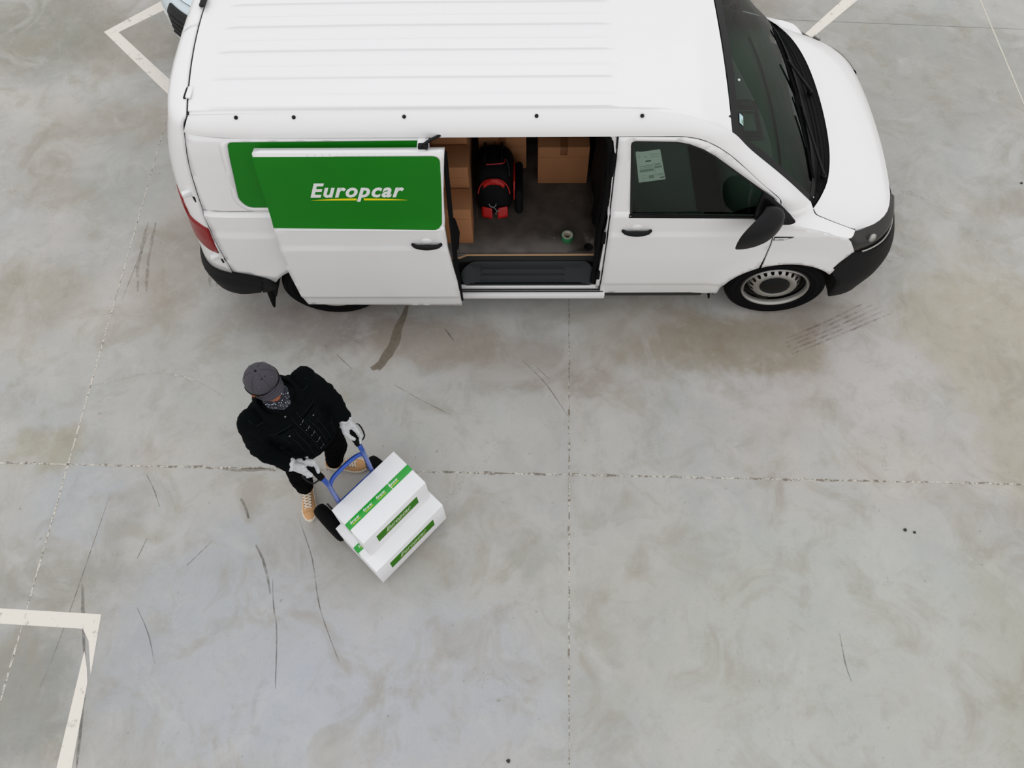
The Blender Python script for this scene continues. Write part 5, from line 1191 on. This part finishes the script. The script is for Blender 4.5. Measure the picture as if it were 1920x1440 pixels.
# shoes
def shoe(ank, dr, label=None):
    d = Vector((dr[0], dr[1], 0)).normalized(); s_ = Vector((-d.y, d.x, 0)); root = empty('shoe'); root.parent = person; pz(root)
    heel = Vector((ank.x, ank.y, 0)) - d * .075
    Ls = .275; prof = [(0, .020), (.02, .030), (.06, .035), (.11, .034), (.16, .040), (.20, .045), (.235, .040), (.262, .026), (.275, .008)]
    def W_(t_): return interp(t_, prof)
    so_ = MB(); rows = []
    for z, gg in ((0, -.004), (.006, .002), (.024, .002), (.028, -.002)):
        row = []
        ts = [Ls * k / 20 for k in range(21)]
        for t_ in ts: row.append(heel + d * t_ + s_ * (W_(t_) + gg) + UP * z)
        for t_ in ts[::-1]: row.append(heel + d * t_ - s_ * (W_(t_) + gg) + UP * z)
        row.append(row[0]); rows.append(row)
    so_.grid(rows); so_.add(rows[0][:-1], [tuple(range(42))]); so_.add(rows[-1][:-1], [tuple(range(42))]); so_.make('sole', CREAM, root, angle=50)
    up_ = MB(); rows = []
    H = [(0.004, .05), (.015, .085), (.045, .098), (.085, .095), (.115, .082), (.15, .066), (.19, .052), (.225, .046), (.25, .040), (.266, .032)]
    for t_, h in H:
        w = max(.006, W_(t_) - .002); row = []
        for k in range(15):
            a = pi * k / 14; ex = 2.3 if t_ < .2 else 2.0; c, q = cos(a), sin(a); r = 1 / (abs(c) ** ex + abs(q) ** ex) ** (1 / ex); row.append(heel + d * t_ + s_ * (w * c * r) + UP * (.024 + (h - .024) * q * r))
        rows.append(row)
    up_.grid(rows); up_.add(rows[0], [tuple(range(15))]); up_.add(rows[-1], [tuple(range(15))]); up_.make('upper', TAN, root, angle=60)
    def topz(t_, w): h = interp(t_, H); W2 = max(.01, W_(t_)); return .026 + (h - .024) * max(0, 1 - (abs(w) / W2) ** 2.2) ** .45
    # tongue strip and laces
    for k in range(7):
        t_ = .092 + .0165 * k; q0 = .026 - .0008 * k
        for sg in (-1, 1):
            m_ = MB(); m_.tube([heel + d * (t_ + dt) + s_ * (sg * w) + UP * (topz(t_ + dt, w) + .003) for dt, w in ((-.004, -q0), (.0, -q0 * .4), (.006, q0 * .4), (.012, q0))], .0036, 6); m_.make('lace', LETW if False else CREAM, root)
        for sg in (-1, 1):
            m_ = MB(); p_ = heel + d * t_ + s_ * (sg * q0) + UP * (topz(t_, q0) + .001); m_.ball(p_, (.003, .003, .002), 8, 5); m_.make('eyelet', INK, root)
    m_ = MB()
    for sg in (-1, 1): m_.tube([heel + d * .098 + UP * (topz(.098, 0) + .006), heel + d * .085 + s_ * (sg * .022) + UP * .106, heel + d * .100 + s_ * (sg * .036) + UP * .082, heel + d * .108 + s_ * (sg * .012) + UP * (topz(.105, .01) + .006)], .0025, 6)
    m_.make('lace_bow', CREAM, root)
    m_ = MB(); m_.tube([heel + d * .222 + s_ * w + UP * (topz(.222, w) + .001) for w in (-.036, -.02, 0, .02, .036)], .0013, 5); m_.make('toe_seam', TAN, root)
shoe(AN_L, (1, -.06)); shoe(AN_R, (.22, -1))
# gloved hands closed on the grips
def glove(wr, s_, index_out):
    root = empty('glove'); root.parent = person; pz(root)
    tG = (BR.to_3x3() @ (Vector((s_ * (RX + .004), .038, .925)) - Vector((s_ * (RX + .016), .140, 1.015)))).normalized()   # along the grip, forward
    C = O0 + BR.to_3x3() @ Vector((TX + s_ * (RX + .014), .112, .990)); outv = L3 * s_; outv = (outv - tG * outv.dot(tG)).normalized(); upv = outv.cross(tG) * (1 if outv.cross(tG).z > 0 else -1)
    m_ = MB(); r = .0105
    kn = []
    offs_ = [(.030, 1.0), (.009, 1.04), (-.013, 1.0), (-.034, .84)]
    for i, (o_, ln) in enumerate(offs_):
        K = C + tG * (o_ * 1.0) + outv * .026 * ln + upv * .030; kn.append(K)
        A = C + tG * o_ + outv * .040 * ln + upv * .006; B_ = C + tG * o_ + outv * .026 - upv * .024 * ln; D_ = C + tG * o_ - outv * .006 - upv * .031 * ln; E_ = C + tG * (o_ - .001) - outv * .024 - upv * .016
        if i == 0 and index_out:
            A = C + tG * .058 + outv * .028 + upv * .020; B_ = C + tG * .078 + outv * .016 + upv * .012; D_ = C + tG * .092 + outv * .006 + upv * .012; m_.chain([K, A, B_, D_], [r * 1.1, r, r * .92, r * .82], 10)
        else: m_.chain([K, A, B_, D_, E_], [r * 1.1, r * 1.02, r * .98, r * .92, r * .8], 10)
    Wr = wr
    for K in kn: m_.chain([Wr.lerp(K, .15), Wr.lerp(K, .6) + upv * .006, K], [.024, .017, .0125], 10)
    m_.ball(C * .55 + Wr * .45 + upv * .014, (.028, .028, .022), 14, 10)
    T0 = Wr.lerp(C, .30) - outv * .020 + upv * .004; T1 = C - tG * .006 - outv * .030 + upv * .020; T2 = C + tG * .026 - outv * .022 + upv * .026; T3 = C + tG * .050 - outv * .010 + upv * .026
    m_.chain([T0, T1, T2, T3], [.020, .0135, .0115, .0095], 10)
    # palm under the thumb
    m_.chain([T0, C - outv * .018 + upv * .016], [.018, .014], 10)
    g_ = m_.make('glove_hand', GLOVED, root, normals=False); remesh(g_, .0030, 2)
    cf = MB(); ax = (wr - (EL_L if s_ > 0 else EL_R)).normalized(); cf.tube([wr - ax * .030, wr - ax * .012, wr + ax * .010, wr + ax * .024], [.033, .036, .034, .029], 18); c_ = cf.make('glove_cuff', GLOVEM, root); remesh(c_, .004, 2)
    cf = MB(); 
    for K in kn: cf.ball(K + upv * .006, (.008, .008, .006), 8, 6)
    cf.make('knuckle_pad', GLOVEM, root)
glove(WR_L, 1, True); glove(WR_R, -1, False)

# ================================================================== parked car behind the van (nose only partly in view)
car = empty('car', (-4.10, 1.73, 0), 'white parked car whose black grille and plate peek out behind the van', 'car')
HDG = radians(235)   # direction the nose points
car.rotation_euler = (0, 0, HDG)
CW = .88
CPAINT = mat('cool_white_paint', (.66, .75, .80, 1), .2, 0, .6)
def cplan(z, off=0.): # nose outline half: x forward from the nose plane
    return None
NOSE = [(.0, .36), (.25, .40), (.45, .47), (.62, .45), (.76, .36), (.86, .18), (.93, -.10)]
def nx(y, z):
    f = interp(z, NOSE); return f - .42 * (abs(y) / CW) ** 2.2
def nosepanel(name, poly, m, off=0., thick=.01, step=.05): return panel(name, poly, lambda y, z: (nx(y, z) + off, y, z), m, car, step=step, thick=thick, out=(1, 0, 0))
gr_o = rc([(-.27, .47), (-.22, .44), (.22, .44), (.27, .47), (.31, .64), (.28, .70), (-.28, .70), (-.31, .64)], .02)
pl_o = [(-.38, .29), (.14, .29), (.14, .385), (-.38, .385)]
li_o = rc([(-.36, .16), (.30, .16), (.34, .265), (-.40, .265)], .02)
nosepanel('front_bumper', [(-CW + .02, .10), (CW - .02, .10), (CW - .01, .40), (CW - .01, .76), (-CW + .01, .76), (-CW + .01, .40)], CPAINT, 0, .01)
nosepanel('grille', gr_o, DARK, .012, .012)
for z in (.47, .52, .57, .62, .67): nosepanel('grille_slat', [(-.26, z), (.26, z), (.26, z + .010), (-.26, z + .010)], DARK, .022, .006, .1)
nosepanel('number_plate', pl_o, LETW, .020, .006, .1); nosepanel('plate_band', [(.10, .29), (.14, .29), (.14, .385), (.10, .385)], mat('plate_blue', (.02, .05, .35, 1), .4), .022, .006, .1); nosepanel('plate_band', [(-.375, .295), (-.335, .295), (-.335, .38), (-.375, .38)], MATS['plate_blue'], .022, .006, .1)
nosepanel('lower_intake', li_o, DARK, .012, .012)
for s_ in (-1, 1):
    nosepanel('headlight', [(s_ * a, b_) for a, b_ in rc([(.50, .60), (.74, .63), (.80, .74), (.50, .73)], .02)], LENS, .012, .012)
    nosepanel('fog_light', [(s_ * (.62 + .05 * cos(t_)), .30 + .05 * sin(t_)) for t_ in [2 * pi * k / 14 for k in range(14)]], MIRPL, .012, .01, .04)
# bonnet, cabin and sides
rows = []
for i in range(13):
    u = i / 12; row = []
    for k in range(17):
        v = -1 + 2 * k / 16; y = v * (CW - .05 + .04 * u); xs_ = nx(y, .76) ; x = xs_ * (1 - u) + (-.78 + .06 * (1 - v * v)) * u; z = .755 + .20 * u ** .8 + .035 * (1 - v * v) * sin(pi * min(1, u + .15)) - .02 * abs(v) ** 6
        row.append((x, y, z))
    rows.append(row)
m_ = MB(); m_.grid(rows); m_.make('bonnet', CPAINT, car, angle=50)
RF = [(-.80, .955, .80), (-1.55, 1.38, .62), (-1.9, 1.44, .60), (-2.9, 1.43, .58), (-3.35, 1.30, .58), (-3.6, .98, .70)]
m_ = MB(); m_.grid([[Vector((x, v * w, z + .03 * (1 - v * v))) for v in [-1 + k / 5 for k in range(11)]] for x, z, w in RF[:2]]); m_.make('windscreen', GLASS if False else MIRPL, car)
m_ = MB(); m_.grid([[Vector((x, v * w, z + .03 * (1 - v * v))) for v in [-1 + k / 5 for k in range(11)]] for x, z, w in RF[1:5]]); m_.make('roof', CPAINT, car)
m_ = MB(); m_.grid([[Vector((x, v * w, z + .03 * (1 - v * v))) for v in [-1 + k / 5 for k in range(11)]] for x, z, w in RF[4:]]); m_.make('rear_window', MIRPL, car)
for s_ in (-1, 1):
    m_ = MB(); m_.grid([[Vector((x, s_ * w, z)) for x, z, w in RF[:]], [Vector((x, s_ * (CW - .04), .93)) for x in (-.80, -1.3, -1.9, -2.9, -3.45, -3.75)]]); m_.make('side_glass', MIRPL, car)
    so_ = [(-.01, .22)] + arch(-.42, .33, 0, 180, 10, .31)[::1] + arch(-2.95, .33, 0, 180, 10, .31) + [(-3.72, .25), (-3.78, .93), (-.80, .955), (.05, .77)]
    panel('side_body', [(-.085, .22), (-.085, .31)] + arch(-.42, .33, 0, 180, 10, .31)[1:-1] + [(-.755, .22), (-2.615, .22)] + arch(-2.95, .33, 0, 180, 10, .31)[1:-1] + [(-3.285, .22), (-3.75, .28), (-3.80, .92), (-.80, .94), (-.05, .765)],
          lambda x, z, q=s_: (x, q * (CW - .01 - .05 * sm((z - .6) / .35)), z), CPAINT, car, step=.12, thick=.01, out=(0, s_, 0))
    for cx in (-.42, -2.95):
        m_ = MB(); m_.lathe([(.0, .08), (.20, .08), (.21, .095), (.29, .10), (.31, .08), (.315, 0), (.31, -.09), (.2, -.1)], (cx, s_ * .77, .315), 36, Matrix.Rotation(radians(-90) * s_, 3, 'X')); m_.make('wheel', RUBBER, car)
        m_ = MB(); m_.lathe([(0, .085), (.19, .085), (.20, .09)], (cx, s_ * .77, .315), 30, Matrix.Rotation(radians(-90) * s_, 3, 'X')); m_.make('wheel_rim', STEEL, car)
m_ = MB(); m_.bbox((-3.80, 0, .58), (.05, 1.66, .70), .02); m_.make('tailgate', CPAINT, car)
m_ = MB(); m_.bbox((-1.9, 0, .45), (3.2, 1.3, .45), .02); m_.make('underbody', DARK, car)
